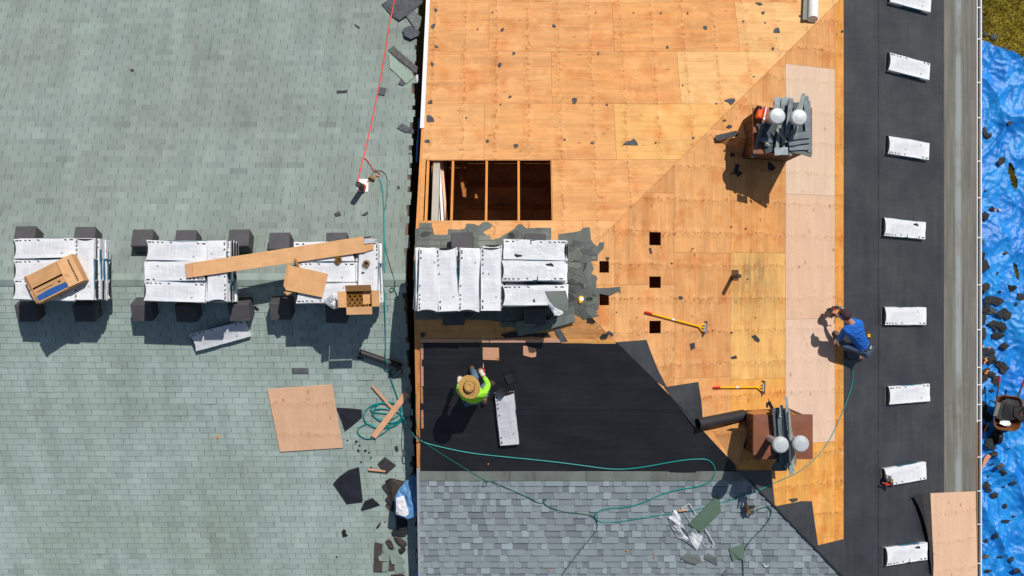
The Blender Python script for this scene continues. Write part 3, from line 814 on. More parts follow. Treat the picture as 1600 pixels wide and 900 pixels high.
o = MB(); p = fitS([(-3, -VS), (12, -VS), (12, V0), (-3, V0)]); o.prism(p, -.001, .0005); obj('shingle_backing', o, M_UNDERN, new_roof, PS.m)
# starter course along the top of the new shingles
xs = [(655, 697), (697.5, 796), (796.5, 916), (916.5, 1040), (1040.5, 1112), (1112.5, 1172)]
for i, (a, b) in enumerate(xs):
    p = fitS([PS.uv(a, 750), PS.uv(b, 750), PS.uv(b, 735.5), PS.uv(a, 735.5)])
    m = MB(); m.prism(p, .012, .026+.002*(i % 2), R(-.05, .05)); obj('starter_shingle', m, M_OLDDARK, new_roof, PS.m, (1.25, 1.32, 1.28))
# hip strip of the east felt edge against the new shingles
m = MB(); a, b = PS.hit(1172, 752, .024), PS.hit(1330, 915, .024); m.tube([a, (a+b)/2+Vector((0, 0, .004)), b], .02, 6); obj('hip_edge_felt', m, M_BLACK, new_roof)
# torn old shingle patch at the ridge ---------------------------------------
RP = [(75,250),(75,70),(130,66),(185,65),(192,108),(240,112),(278,108),(282,72),(350,78),(385,68),(395,38),(440,40),(470,52),(500,30),(530,28),(562,50),(545,66),(498,92),(520,110),(555,140),(600,128),(640,104),(690,75),(712,48),(735,38),(760,60),(770,68),(850,64),(925,65),(925,140),(970,140),(970,105),(1020,98),(1070,92),(1105,84),(1125,65),(1165,62),(1175,140),(1190,165),(1215,180),(1225,155),(1255,155),(1250,195),(1230,215),(1215,235),(1215,270),(1165,270),(1165,330),(1150,345),(1200,360),(1215,380),(1205,400),(1205,440),(1280,440),(1355,432),(1358,474),(1345,462),(1290,488),(1225,475),(1222,530),(1220,570),(1190,598),(1225,612),(1200,622),(1140,635),(1090,612),(1060,590),(1075,650),(1000,672),(900,700),(720,740),(705,700),(690,676),(615,685),(615,655),(540,640),(300,634),(75,636)]
RP = [(630+x/4, 340+y/4) for x, y in RP]
far = {'N': [((-2000, 440), (870, 440)), (HN[0], HNX)], 'S': [((-2000, 440), (870, 440)), (HS[0], HSX)], 'E': [(HN[0], HNX), (HS[0], HSX)]}
keepp = {'N': (800, 300), 'S': (800, 600), 'E': (1400, 440)}
def split3(poly):
    for nm, P in (('N', PN), ('S', PS), ('E', PE)):
        p = poly
        for a, b in far[nm]: p = side(a, b, p, keepp[nm])
        if len(p) > 2: yield nm, P, p
def flat_on(P, px, h, th, mat, name, parent, col=None, tone=0):
    m = MB(); m.prism([P.uv(x, y, h) for x, y in px], h, h+th, tone); return obj(name, m, mat, parent, P.m, col)
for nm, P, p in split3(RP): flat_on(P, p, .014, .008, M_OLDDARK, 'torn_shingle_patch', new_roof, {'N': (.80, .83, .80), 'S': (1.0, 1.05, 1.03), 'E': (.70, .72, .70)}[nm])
# old tabs still nailed in rows on that patch
for y, x0, x1 in ((352.5, 652, 676), (362, 652, 676), (371, 650, 720), (380, 650, 720), (389, 650, 690), (365, 703, 722), (372, 742, 768), (381, 745, 775), (366, 822, 858)):
    x = x0+R(0, 6)
    while x < x1-8:
        w = min(R(18, 25), x1-x); q = [(x, y-3.9), (x+w-.9, y-3.9), (x+w-.9, y+3.9), (x, y+3.9)]
        flat_on(PN, q, .0225, .006, M_OLDDARK, 'old_shingle_tab', new_roof, (1.02, 1.06, 1.0), R(-.12, .1)); x += w
for q in ([(876, 372), (905, 366), (915, 385), (893, 402), (880, 396)], [(888, 404), (905, 398), (918, 412), (908, 432), (890, 425)], [(893, 430), (910, 436), (913, 452), (896, 455)],
          [(912, 396), (921, 404), (928, 420), (918, 440), (911, 426)], [(899, 458), (921, 447), (931, 462), (925, 480), (905, 474)], [(905, 487), (918, 478), (934, 488), (926, 494), (911, 499)],
          [(925, 462), (934, 456), (935, 478), (930, 484)]):
    for nm, P, p in split3(q): flat_on(P, p, .0225, .006, M_OLDDARK, 'old_shingle_tab', new_roof, (.74, .77, .74), R(-.25, .2))
# ragged torn layers left on the patch
rr2 = random.Random(11)
def in_poly(x, y, P):
    c = False
    for i in range(len(P)):
        (x1, y1), (x2, y2) = P[i], P[i-1]
        if (y1 > y) != (y2 > y) and x < (x2-x1)*(y-y1)/(y2-y1)+x1: c = not c
    return c
cnt = 0
while cnt < 46:
    x, y = rr2.uniform(650, 940), rr2.uniform(348, 512)
    if not in_poly(x, y, RP) or (645 < x < 885 and 372 < y < 490): continue
    w_, h_ = rr2.uniform(7, 16), rr2.uniform(4, 9); k = rr2.randint(5, 7); a0 = rr2.uniform(0, 6.28); an = rr2.uniform(-.5, .5)
    q = []
    for i in range(k):
        a = a0+6.283*i/k; dx, dy = w_*math.cos(a)*rr2.uniform(.6, 1.1), h_*math.sin(a)*rr2.uniform(.6, 1.1)
        q.append((x+dx*math.cos(an)-dy*math.sin(an), y+dx*math.sin(an)+dy*math.cos(an)))
    if not all(in_poly(px, py, RP) for px, py in q): continue
    cc = rr2.choice(((.62, .64, .70), (.85, .88, .82), (.5, .51, .55), (.95, 1.0, .92), (.7, .72, .72)))
    for nm, P, p in split3(q): flat_on(P, p, .0225+.0022*(cnt % 5), .006, M_OLDDARK, 'torn_shingle_layer', new_roof, cc, rr2.uniform(-.15, .1))
    cnt += 1
# gutter --------------------------------------------------------------------
xo, xi = atz(1532, 450, ZE-.06).x, atz(1525.5, 450, ZE-.06).x
m = MB(); zt = ZE-.03
prof = [(xi, zt-.01), (xi, zt-.1), (xo-.015, zt-.1), (xo, zt), (xo+.012, zt), (xo+.012, zt+.008), (xo-.012, zt+.008), (xo-.02, zt-.085), (xi+.012, zt-.085), (xi+.012, zt-.01)]
m.loft([[Vector((x, y, z)) for x, z in prof] for y in (-13, 13)])
gut = obj('gutter', m, M_WHITE, new_house, INV2)
m = MB(); m.box(((xi+xo)/2, 0, zt-.075), (xo-xi-.03, 25.9, .012)); obj('gutter_floor_strip', m, M_UNDER, gut)  # dark strip along the gutter floor
for y in (12, 61, 129, 184, 252, 309, 371, 445, 515, 574, 601, 632, 657, 714, 767, 819, 880):
    p = atz(1529, y, zt); m = MB(); m.box((0, 0, 0), (xo-xi+.02, .02, .012)); obj('gutter_bracket', m, M_WHITE, gut, Matrix.Translation(((xi+xo)/2, p.y, zt+.010)))
m = MB(); m.box((xi-.012, (atz(0, -60, zt).y+atz(0, 660, zt).y)/2, zt-.03), (.018, atz(0, -60, zt).y-atz(0, 660, zt).y, .09)); obj('fascia_trim', m, M_WHITE, new_house, INV2)

# chimneys ------------------------------------------------------------------
def chimney(cover_px, zc, caps, cricket, ch_extra):
    (ax, ay), (bx, by) = cover_px
    a, b = atz(ax, ay, zc), atz(bx, by, zc)
    x0, x1, y1, y0 = a.x, b.x, a.y, b.y
    zb = PE.zat(x1, 0)-.3
    m = MB(); i = .06
    # chase of vertical boards: four sides
    m.shell([(x0+i, y0+i, zb), (x1-i, y0+i, zb), (x1-i, y1-i, zb), (x0+i, y1-i, zb)], [(x0+i, y0+i, zc-.03), (x1-i, y0+i, zc-.03), (x1-i, y1-i, zc-.03), (x0+i, y1-i, zc-.03)])
    ch = obj('chimney', m, M_CHIM, new_house, INV2)
    # corner trim and siding boards
    n = 5
    for s in range(n):
        ya = y0+i+(y1-y0-2*i)*s/n; yb = y0+i+(y1-y0-2*i)*(s+1)/n
        m = MB(); m.box((x0+i-.008, (ya+yb)/2, (zb+zc)/2), (.022, yb-ya-.008, zc-zb-.08)); obj('siding_board', m, M_CHIM, ch)
    for s in range(6):
        xa = x0+i+(x1-x0-2*i)*s/6; xb = x0+i+(x1-x0-2*i)*(s+1)/6
        for yy in (y0+i-.008, y1-i+.008):
            m = MB(); m.box(((xa+xb)/2, yy, (zb+zc)/2), (xb-xa-.008, .022, zc-zb-.08)); obj('siding_board', m, M_CHIM, ch)
    m = MB(); k = .12
    rings = [[(x0, y0, zc-.07), (x1, y0, zc-.07), (x1, y1, zc-.07), (x0, y1, zc-.07)], [(x0, y0, zc), (x1, y0, zc), (x1, y1, zc), (x0, y1, zc)],
             [(x0+k, y0+k, zc+.007), (x1-k, y0+k, zc+.007), (x1-k, y1-k, zc+.007), (x0+k, y1-k, zc+.007)]]
    m.loft([[Vector(p) for p in g] for g in rings]); obj('chimney_cover', m, M_BROWN, ch)
    for cx, cy, zt in caps:
        p = atz(cx, cy, zt)
        m = MB(); m.tube([(p.x, p.y, zc), (p.x, p.y, zt-.09)], .062, 16); obj('flue_pipe', m, M_METAL, ch)
        m = MB(); m.lathe([(.07, zt-.11), (.125, zt-.10), (.145, zt-.075), (.145, zt-.035), (.135, zt-.018), (.128, zt-.014), (.122, zt-.003), (.06, zt+.006), (.006, zt+.009)], (p.x, p.y, 0), 28); obj('flue_cap', m, M_CAP, ch, smooth=False)
    # cricket: two plywood faces rising to a level ridge behind the chimney
    T, ta, tb, zt = cricket                       # tip pixel, roof-corner pixels next to the chimney
    tip = PE.hit(*T, .012); A = PE.hit(*ta, .012); B = PE.hit(*tb, .012)
    top = Vector((x0+i-.002, tip.y, tip.z+.01))
    for q, col in ((A, (1.05, .95, .8)), (B, (1.0, .9, .75))):
        m = MB(); tri = [tip, top, q]
        if (tri[1]-tri[0]).cross(tri[2]-tri[0]).z < 0: tri = [tri[0], tri[2], tri[1]]
        d = Vector((0, 0, -.02)); m.shell([p+d for p in tri], tri); obj('cricket_panel', m, M_PLY_V, ch, None, ORANGE[0])
    return ch, (x0, x1, y0, y1, zc)
ZC1, ZC2 = 6.62, 6.55
ch1, C1 = chimney(((1177, 168), (1269, 240)), ZC1, ((1215, 181, ZC1+.62), (1249, 183, ZC1+.62)), ((1114, 216), (1168, 183), (1164, 244), 0), 0)
ch2, C2 = chimney(((1177, 648), (1270, 717.5)), ZC2, ((1220.5, 695.5, ZC2+.80), (1252, 694, ZC2+.80)), ((1112, 673), (1164, 650), (1152, 731), 0), 0)
# vent pipe through the east slope, with its square collar
b = PE.hit(1144, 432, .0); m = MB()
m.tube([b, b+Vector((0, 0, .62))], .038, 14, 0, 0, False); m.tube([b+Vector((0, 0, .62)), b+Vector((0, 0, .30))], .031, 14, 0, 0, True)
vp = obj('vent_pipe', m, M_INK, new_house, INV2)
m = MB(); q = PE.uv(1149, 430)
m.prism([(q[0]-.1, q[1]-.1), (q[0]+.06, q[1]-.1), (q[0]+.06, q[1]+.1), (q[0]-.1, q[1]+.1)], .014, .02); obj('pipe_collar', m, M_CHIM, vp, PE.m)
# ------------------------------------------------------------------ tarp and grass on the ground
def tarp_z(x, y):
    v = Vector((x, y, 0)); w = Vector((noise.noise(v*1.1), noise.noise(v*1.1+Vector((9, 0, 0))), 0))*.28
    a = .05*noise.noise(v*.7+Vector((0, 0, 4))); q = v+w
    for sc, am, st, cr in ((0.8, .115, 3.4, .5), (1.5, .060, 2.6, -.6), (2.7, .042, 2.2, -.5), (5.5, .024, 1.8, .8), (11, .012, 1.4, -.3), (21, .006, 1.2, .4)):
        n_ = noise.noise(Vector(((q.x+q.y*cr)*sc, (q.y-q.x*cr)*sc/st, sc)))
        a += am*(max(0.0, 1-abs(n_)*3.2)**1.3)
    return max(.012, .03+a)
m = MB(); st = .03; XA, XB, YA, YB = 10.6, 13.9, -9.2, 6.3
nx, ny = int((XB-XA)/st), int((YB-YA)/st); idx = {}
holes = [(atz(1583, 275, .1), .09, .30), (atz(1588, 424, .1), .05, .22)]
def tarp_in(x, y):
    e = atz(1534, 62, .1); f = atz(1600, 90, .1)
    ln = e.y+(f.y-e.y)*(x-e.x)/(f.x-e.x)+.08*noise.noise(Vector((x*3, 0, 5)))
    if y > ln: return False
    for c, a, b in holes:
        if ((x-c.x+.25*(y-c.y))/a)**2+((y-c.y)/b)**2 < 1+.4*noise.noise(Vector((x*9, y*9, 0))): return False
    return True
def vid(i, j):
    if (i, j) not in idx:
        x, y = XA+i*st, YA+j*st; idx[(i, j)] = len(m.v); m.v.append((x, y, tarp_z(x, y)))
    return idx[(i, j)]
for i in range(nx):
    for j in range(ny):
        if tarp_in(XA+(i+.5)*st, YA+(j+.5)*st):
            m.f.append((vid(i, j), vid(i+1, j), vid(i+1, j+1), vid(i, j+1))); m.t.append(0); m.mi.append(0)
world_obj('tarp', m, M_TARP, 'large wrinkled blue tarp spread on the ground beside the gutter', 'tarp', smooth=True)
m = MB()
def blades(n, x0, x1, y0, y1):
    for _ in range(n):
        x, y = R(x0, x1), R(y0, y1)
        if tarp_in(x, y) and y < 7: continue
        h, a = R(.04, .13), R(0, 6.28); w = R(.006, .012)
        dx, dy = math.cos(a), math.sin(a); lx, ly = R(-.07, .07), R(-.07, .07)
        m.face([(x-dx*w, y-dy*w, 0), (x+dx*w, y+dy*w, 0), (x+lx, y+ly, h)], R(-.5, .35))
blades(26000, 10.8, 14.5, 4.8, 8.5)
for c, a, b in holes: blades(1400, c.x-a*1.4, c.x+a*1.4, c.y-b*1.3, c.y+b*1.3)
o = obj('grass', m, M_GRASS); tag(o, 'dry yellow green grass beyond the edge of the blue tarp', 'grass', None, 'stuff')

# ------------------------------------------------------------------ loose flat pieces
def scrap(name, label, cat, px, w, mat, h=.022, th=.005, group=None, curl=.0, col=None, tone=0.0, mi=None):
    """an irregular flat piece whose outline is given on the surface it lies on; curl lifts some corners"""
    lift = [R(0, 1)**2*curl for _ in px]
    base = [hit(x, y, h+lift[i], w) for i, (x, y) in enumerate(px)]
    a = sum(base[i].x*base[(i+1) % len(base)].y-base[(i+1) % len(base)].x*base[i].y for i in range(len(base)))
    if a < 0: base = base[::-1]
    n_ = where(*px[0], w).n if w in ('L', 'R') else (w.n if isinstance(w, Plane) else Vector((0, 0, 1)))
    m = MB(); m.shell(base, [p+n_*th for p in base], tone)
    return world_obj(name, m, mat, label, cat, group, color=col)
def blob(px, py, s, n=None, asp=1.0):
    n = n or random.randint(5, 8); a0 = R(0, 6.28); rot = R(0, 3.14)
    out = []
    for k in range(n):
        a = a0+6.283*k/n+R(-.3, .3); r = s*R(.55, 1.15); x, y = r*math.cos(a)*asp, r*math.sin(a)
        out.append((px+x*math.cos(rot)-y*math.sin(rot), py+x*math.sin(rot)+y*math.cos(rot)))
    return out
def sc4(o, s, pts): return [(o[0]+x/s, o[1]+y/s) for x, y in pts]
G1, G2, G3, G4 = (.72, .74, .78), (.5, .5, .52), (1, 1, 1), (.35, .33, .32)
# tiny chips on the bare plywood, upper slope
chips = [(75,58,3.4),(63,148,4),(78,262,2.6),(55,360,3.6),(45,573,3.6),(28,795,4),(450,168,3.6),(740,147,3.2),(515,300,2.6),(435,365,3.2),(493,545,2.8),(1038,590,2),(365,793,3.2),(525,822,4.6),(800,785,2),(955,805,2.6),(975,72,1.6),(1188,72,1.6),(1340,75,1.6),(1378,265,2.2),(990,300,2.2),(310,165,1.5),(392,72,1.5),(247,662,1.6),(1313,803,1.5),(440,588,1.6)]
for x, y, s in chips:
    scrap('shingle_scrap', 'tiny grey shingle chip lying on the orange plywood above the opening', 'shingle scrap', blob(660+x/3.6, y/3.6, s, None, 1.3), PN, M_SCRAP, .016, .004, 'shingle chips on the upper plywood slope', .01, G1)
chips = [(693,72,2.6),(580,120,2),(750,272,2.6),(367,157,3.2),(117,73,1.6),(268,72,1.6),(155,267,2),(430,583,1.6),(300,775,2.2),(88,803,1.8),(238,480,1.6),(640,430,1.5),(900,90,1.8),(704,128,1.4)]
for x, y, s in chips:
    px, py = 1000+x/3.6, y/3.6
    scrap('shingle_scrap', 'tiny grey shingle chip lying on the paler plywood near the upper hip', 'shingle scrap', blob(px, py, s, None, 1.3), 'R', M_SCRAP, .016, .004, 'shingle chips near the upper hip', .01, G1)
chips = [(828,197,1.6),(693,293,1.8),(1165,72,2),(1075,58,1.6),(955,722,1.6),(282,262,3.6),(1177,393,1.6),(835,527,1),(340,605,1.3),(1075,735,2.4),(710,105,1.3),(1230,640,1.2),(470,640,1.2),(825,630,1.2)]
for x, y, s in chips:
    scrap('shingle_scrap', 'tiny dark shingle chip lying on the orange plywood among the square holes', 'shingle scrap', blob(880+x/4.09, 340+y/4.09, s), PE, M_SCRAP, .016, .004, 'shingle chips among the square holes', .01, G2)
big = [('grey triangular shingle scrap on the pale plywood sheet below the diagonal joint', [(973,226),(979,221),(986,220),(990,216),(996,223),(997,227)], PN, G1),
 ('round grey shingle scrap stuck in the middle of the upper plywood slope', [(894,154),(897,153),(902,154),(901,159),(898,163),(895,161)], PN, G1),
 ('grey shingle scrap at the white drip edge, the biggest along it', [(667,180),(672,180),(677,184),(679,190),(672,191),(667,190)], PN, G1),
 ('grey house shaped shingle scrap on the yellow plywood by the white roll', [(1209,47),(1213,43),(1217,44),(1219,51),(1209,51)], PN, G1),
 ('thin grey shingle scrap on the plywood at the upper image edge', [(1180,4),(1188,4),(1192,7),(1187,9)], PN, G1),
 ('grey pointed shingle scrap lying across the diagonal hip joint', [(1131,157),(1140,154),(1148,154),(1149,158),(1143,164),(1138,160)], PN, G1),
 ('oval dark shingle scrap below the hip joint left of the chainsaw chimney', [(1134,199),(1138,195),(1143,196),(1144,199),(1139,201)], PE, G2),
 ('small dark shingle scrap just under the hip joint line', [(1129,189),(1132,186),(1135,188),(1133,190)], PE, G2),
 ('small grey shingle scrap by the edge of the black underlayment near the top', [(1314,48),(1317,47),(1318,50),(1315,51)], PE, G2),
 ('Y shaped black felt scrap in the shadow of the chainsaw chimney', [(1139,272),(1146,270),(1150,256),(1156,258),(1153,266),(1161,270),(1153,277),(1150,272)], PE, G4),
 ('black felt scrap at the shadow edge below the chainsaw chimney', [(1200,253),(1204,254),(1212,262),(1209,266),(1201,266)], PE, G4),
 ('black felt crumb beside the small plywood saddle of the upper chimney', [(1141,239),(1147,239),(1148,244),(1142,245)], PE, G4),
 ('dark oblong shingle scrap beside the square hole nearest the yellow handle', [(1078,537),(1085,535),(1086,544),(1080,547)], PE, G2),
 ('dark crooked shingle scrap on the yellowish plywood near the pale strip', [(1174,525),(1180,523),(1187,530),(1186,535),(1180,532)], PE, G2),
 ('black shingle scrap between the yellow scraper and the pale strip', [(1142,558),(1150,555),(1152,560),(1144,561)], PE, G2),
 ('round dark shingle scrap below the vent pipe', [(1060,463),(1066,463),(1067,467),(1062,468)], PE, G2),
 ('slim dark shingle sliver below the upper square hole', [(1014,388),(1017,387),(1019,396),(1016,396)], PE, G2),
 ('dark oval felt scrap lying across the lower hip joint', [(937,526),(943,521),(951,522),(948,529),(940,530)], PS, G4),
 ('grey shingle scrap over the lower hip joint, beside the oval one', [(947,519),(952,517),(959,522),(957,526)], PE, G2),
 ('black felt scrap caught under the edge of the old shingle patch', [(918,497),(925,497),(931,503),(926,505),(918,503)], 'R', G4),
 ('dark crumpled shingle scrap on the plywood by the felt edge near the gable', [(657,521),(664,520),(664,526),(657,527)], PS, G2),
 ('grey L shaped shingle scrap on the plywood among the new shingle strips', [(1233,780),(1237,779),(1246,778),(1246,782),(1238,785)], PE, G2),
 ('grey slanting strip of old shingle crossing the trim board', [(866,514),(874,512),(887,533),(876,535)], PS, (1.05,1.1,1.08)),
 ('black ragged scrap under the curled green shingles on the plywood', [(782,523),(800,518),(828,522),(856,520),(861,526),(852,527),(830,526),(790,528)], PS, G4)]
for lab, px, P, c in big: scrap('shingle_scrap', lab, 'shingle scrap', px, P, M_SCRAP, .024 if 'trim' in lab or 'patch' in lab else .018, .005, None, .012, c)
# big curled green shingles hanging from the loaded stack
scrap('curled_shingle', 'long curled green shingle lying below the shingle stack over the plywood', 'shingle', [(805,508),(830,504),(855,500),(897,490),(899,502),(852,516),(810,525)], PS, M_OLDDARK, .05, .008, None, .05, (1.15, 1.25, 1.2))
scrap('curled_shingle', 'dark shaded shingle strip curled against the open bundle', 'shingle', [(805,503),(852,494),(853,506),(830,510),(808,511)], PS, M_OLDDARK, .08, .006, None, .06, (1.0, 1.12, 1.1))
scrap('flat_shingle', 'green shingle lying next to the open bundle under its torn wrap', 'shingle', [(856,499),(880,483),(897,478),(898,489),(860,508)], PS, M_OLDDARK, .05, .008, None, .02, (1.2, 1.28, 1.25))
scrap('flat_shingle', 'olive shingle edge peeking out below the stack shadow', 'shingle', [(783,503),(806,503),(806,511),(783,511)], PS, M_OLDDARK, .03, .006, None, .01, (1.05, 1.05, .95))
# scraps on the green grey roof
LEFT = [('black felt piece lying right of the loose plywood sheet', [(526,637),(548,638),(565,640),(566,652),(552,663),(539,674),(534,658)], M_BLACK, .03, (1,1,1.1)),
 ('large black felt piece with one curved edge on the green grey shingles', [(521,755),(531,744),(545,734),(561,730),(564,756),(567,783),(542,787)], M_BLACK, .05, (.9,.95,1.1)),
 ('small black wedge shaped felt scrap below the large curved piece', [(564,795),(570,783),(582,778),(587,783),(594,789),(580,793),(567,797)], M_BLACK, .03, (.9,.9,.9)),
 ('dark square shingle piece beside the thin wooden stick', [(590,725),(601,714),(619,727),(604,740)], M_SCRAP, .03, (.5,.48,.46)),
 ('small black scrap on the lower part of the green grey roof', [(534,830),(537,827),(541,829),(540,833),(544,837),(536,839)], M_BLACK, .02, (.8,.8,.8)),
 ('thin black sliver left of the torn shingle heap', [(588,824),(592,818),(595,816),(593,822),(590,826)], M_BLACK, .02, (.7,.7,.7)),
 ('thin dark sliver beside the black rolled felt tube', [(557,558),(561,557),(568,561),(560,561)], M_BLACK, .01, (.7,.7,.7)),
 ('square grey felt piece beside the red hose', [(590,147),(593,136),(604,138),(601,149)], M_SCRAP, .02, (.85,.87,.95)),
 ('slim grey felt curl left of the red hose', [(526,141),(534,142),(543,140),(543,144),(533,145),(527,146)], M_SCRAP, .02, (.6,.6,.6)),
 ('small dark twig like scrap near the top of the green grey roof', [(553,37),(557,39),(563,43),(560,44)], M_SCRAP, .01, (.55,.55,.5)),
 ('dark scrap above the long cardboard, farther from the hose', [(522,334),(530,330),(533,336),(525,338)], M_SCRAP, .01, (.6,.62,.6)),
 ('dark scrap above the long cardboard, nearer the hose', [(565,336),(575,330),(575,334),(570,337)], M_SCRAP, .01, (.6,.62,.6)),
 ('lone tiny dark chip high on the green grey roof', [(203,109),(207,107),(210,110),(206,112)], M_SCRAP, .01, (.6,.55,.5)),
 ('dark chip between two shingle stacks near the right one', [(396,480),(399,478),(405,483),(402,485)], M_BLACK, .01, (.6,.6,.6)),
 ('grey replacement tab lying flat above the plywood sheet', [(456,575),(482,575.5),(482.5,583),(457,583)], M_SCRAP, .004, (1.25,1.3,1.35)),
 ('curled grey strip at the roof edge below the brown torn strip', [(620,200),(628,193),(638,198),(647,203),(646,209),(632,206)], M_SCRAP, .03, (.85,.88,.92)),
 ('grey scrap at the gap under the white crumpled cup', [(622,131),(626,124),(634,130),(630,134)], M_SCRAP, .02, (.9,.93,1.0)),
 ('small dark dot scrap on the shingles under the manifold', [(621,291),(624,290),(625,294),(622,295)], M_SCRAP, .005, (.55,.6,.55)),
 ('small brown curl of shingle right of the hose coil', [(617,697),(621,696),(623,704),(619,705)], M_SCRAP, .03, (.7,.55,.4)),
 ('large grey felt slab lying under the red hose at the top', [(596,7),(606,0),(640,-6),(662,-4),(660,5),(647,15),(636,24),(624,32),(614,27)], M_SCRAP, .05, (.78,.8,.86)),
 ('greenish shingle piece tucked under the slab at the roof edge', [(634,24),(640,19),(647,17),(659,27),(656,42),(652,49)], M_SCRAP, .04, (1.35,1.45,1.35)),
 ('crumpled grey felt lump at the roof edge near the top', [(629,45),(641,40),(650,45),(656,50),(654,56),(642,61),(632,56)], M_SCRAP, .08, (.8,.82,.9)),
 ('brown backed shingle strip lying slanted at the roof edge', [(606,78),(615,72),(634,89),(653,105),(651,115),(628,97)], M_SCRAP, .02, (1.0,.9,.8)),
 ('slanted green shingle piece with three tabs at the roof edge', [(608,84),(628,102),(648,120),(635,131),(622,118),(609,106)], M_OLD, .02, (.9,.95,.88))]
for lab, px, mt, cu, c in LEFT: scrap('shingle_scrap', lab, 'shingle scrap' if 'felt' not in lab else 'felt scrap', px, 'L', mt, .024, .005, None, cu, c)
for x, y, s in ((560,704,2),(571,704,2.6),(577,707,1.8),(557,690,2.2),(562,696,1.4),(543,688,1.2),(564,722,1.8),(580,730,1.3),(604,789,1.4),(526,870,1.8),(555,693,1.1),(580,715,1.2),(640,240,1.4),(645,300,1.6),(602,815,1.2)):
    scrap('shingle_scrap', 'tiny black felt crumb scattered on the green grey shingles near the roof edge', 'felt scrap', blob(x, y, s, None, 1.4), 'L', M_BLACK, .015, .004, 'felt crumbs on the green grey roof', .006, (.8, .8, .8))
scrap('wood_chip', 'tiny orange chip lying alone on the lower green grey roof', 'wood chip', blob(340, 682.5, 2.2, 5, 1.8), 'L', M_WOOD, .016, .006, None, .004, (1.3, 1.1, .9))
# heap of torn shingles at the roof edge
HEAP = [('dark brown torn shingle fan curling over the roof edge', [(597,759),(604,756),(601,752),(610,747),(622,750),(633,752),(626,762),(621,768),(614,780),(612,791),(602,780),(607,773)], (.62,.5,.4), .10),
 ('brown shingle curl peeking from under the blue plastic', [(604,790),(612,782),(622,784),(620,796),(613,800)], (.6,.5,.42), .06),
 ('brown backed shingle strip standing at the heap left end', [(586,847),(598,850),(597,864),(592,870),(598,880),(597,893),(584,893)], (.8,.66,.54), .03),
 ('green grey tab lying over the brown strip', [(591,869),(598,866),(600,858),(609,859),(608,877),(593,876)], (1.5,1.65,1.55), .03),
 ('lower green grey tab in the torn shingle heap', [(598,878),(608,878),(607,893),(597,893)], (1.45,1.6,1.5), .02),
 ('brown backed shingle slab at the upper end of the heap', [(616,838),(624,838),(635,847),(636,852),(630,854),(618,846)], (.75,.6,.48), .05),
 ('brown angular shingle scrap in the middle of the heap', [(602,846),(607,842),(612,846),(617,858),(609,855)], (.7,.56,.46), .04),
 ('black shingle scrap caught in the heap by the gap', [(623,857),(633,855),(634,860),(629,865),(624,863)], (.3,.3,.3), .03),
 ('green grey shingle piece in the heap, facing up', [(608,862),(617,858),(628,870),(633,878),(622,884),(612,880)], (1.5,1.6,1.5), .03),
 ('green grey sliver between two brown scraps of the heap', [(610,843),(615,841),(623,855),(621,862),(616,856)], (1.45,1.55,1.45), .02),
 ('brown shingle wedge at the lower end of the heap', [(609,874),(616,884),(616,891),(607,891)], (.75,.6,.5), .03),
 ('green grey shingle piece at the image lower edge of the heap', [(616,884),(628,880),(634,893),(618,898)], (1.4,1.5,1.42), .03),
 ('dark brown shingle lying at the very bottom of the heap', [(611,898),(630,897),(637,905),(612,908)], (.5,.42,.36), .03),
 ('black torn felt strip lying along the gap above the heap', [(612,830),(618,828),(622,826),(636,828),(636,836),(620,838),(614,836)], (.3,.3,.3), .05),
 ('wide dark felt piece sagging into the gap under the blue plastic', [(618,804),(627,806),(636,812),(637,828),(627,834),(620,830)], (.32,.31,.31), .06)]
for lab, px, c, cu in HEAP: scrap('torn_shingle', lab, 'torn shingle', px, 'L', M_SCRAP if c[0] < 1.2 else M_OLD, .022+R(0, .02), .006, None, cu, c if c[0] < 1.2 else (.95, .97, .93))
# blue plastic stuffed in the gap
def crumple(name, label, cat, px, w, mat, h, amp, seed, n=9):
    xs = [p[0] for p in px]; ys = [p[1] for p in px]; c = (sum(xs)/len(px), sum(ys)/len(px))
    m = MB(); rings = 5; base = len(m.v); ctr = hit(*c, h+amp, w)
    P = []; L = len(px)
    for k in range(L):
        a, b = px[k], px[(k+1) % L]
        for t in range(3): P.append((a[0]+(b[0]-a[0])*t/3, a[1]+(b[1]-a[1])*t/3))
    L = len(P); m.v.append(tuple(ctr))
    for r_ in range(1, rings+1):
        f = r_/rings
        for k in range(L):
            x, y = c[0]+(P[k][0]-c[0])*f, c[1]+(P[k][1]-c[1])*f
            z = h+amp*(1-f**2)*(.6+.8*noise.noise(Vector((x*.12+seed, y*.12, seed))))+amp*.32*abs(noise.noise(Vector((x*.3+y*.12, y*.3, seed))))*(1-f*.4)
            m.v.append(tuple(hit(x, y, max(h*.4, z), w)))
    for k in range(L):
        j = (k+1) % L; m.f.append((0, 1+j, 1+k) )
        for r_ in range(rings-1):
            a, b = 1+r_*L, 1+(r_+1)*L; m.f.append((a+k, a+j, b+j, b+k))
    m.f = [f[::-1] if (Vector(m.v[f[1]])-Vector(m.v[f[0]])).cross(Vector(m.v[f[2]])-Vector(m.v[f[1]])).z < 0 else f for f in m.f]
    m.t = [0.0]*len(m.f); m.mi = [0]*len(m.f)
    o = world_obj(name, m, mat, label, cat)
    s = o.modifiers.new('thickness', 'SOLIDIFY'); s.thickness = .004; return o
M_PLBLUE = simple('pale_blue_plastic', srgb(96, 146, 196), .4, 0, .15, 6, .4, .3)
crumple('plastic_sheet', 'crumpled blue plastic sheet stuffed in the gap between the roofs', 'plastic sheet', [(648,740),(652,750),(655,763),(656,780),(655,795),(648,807),(637,811),(625,808),(618,804),(616,790),(617,777),(624,763),(636,750)], 4.80, M_PLBLUE, .16, .14, 3)
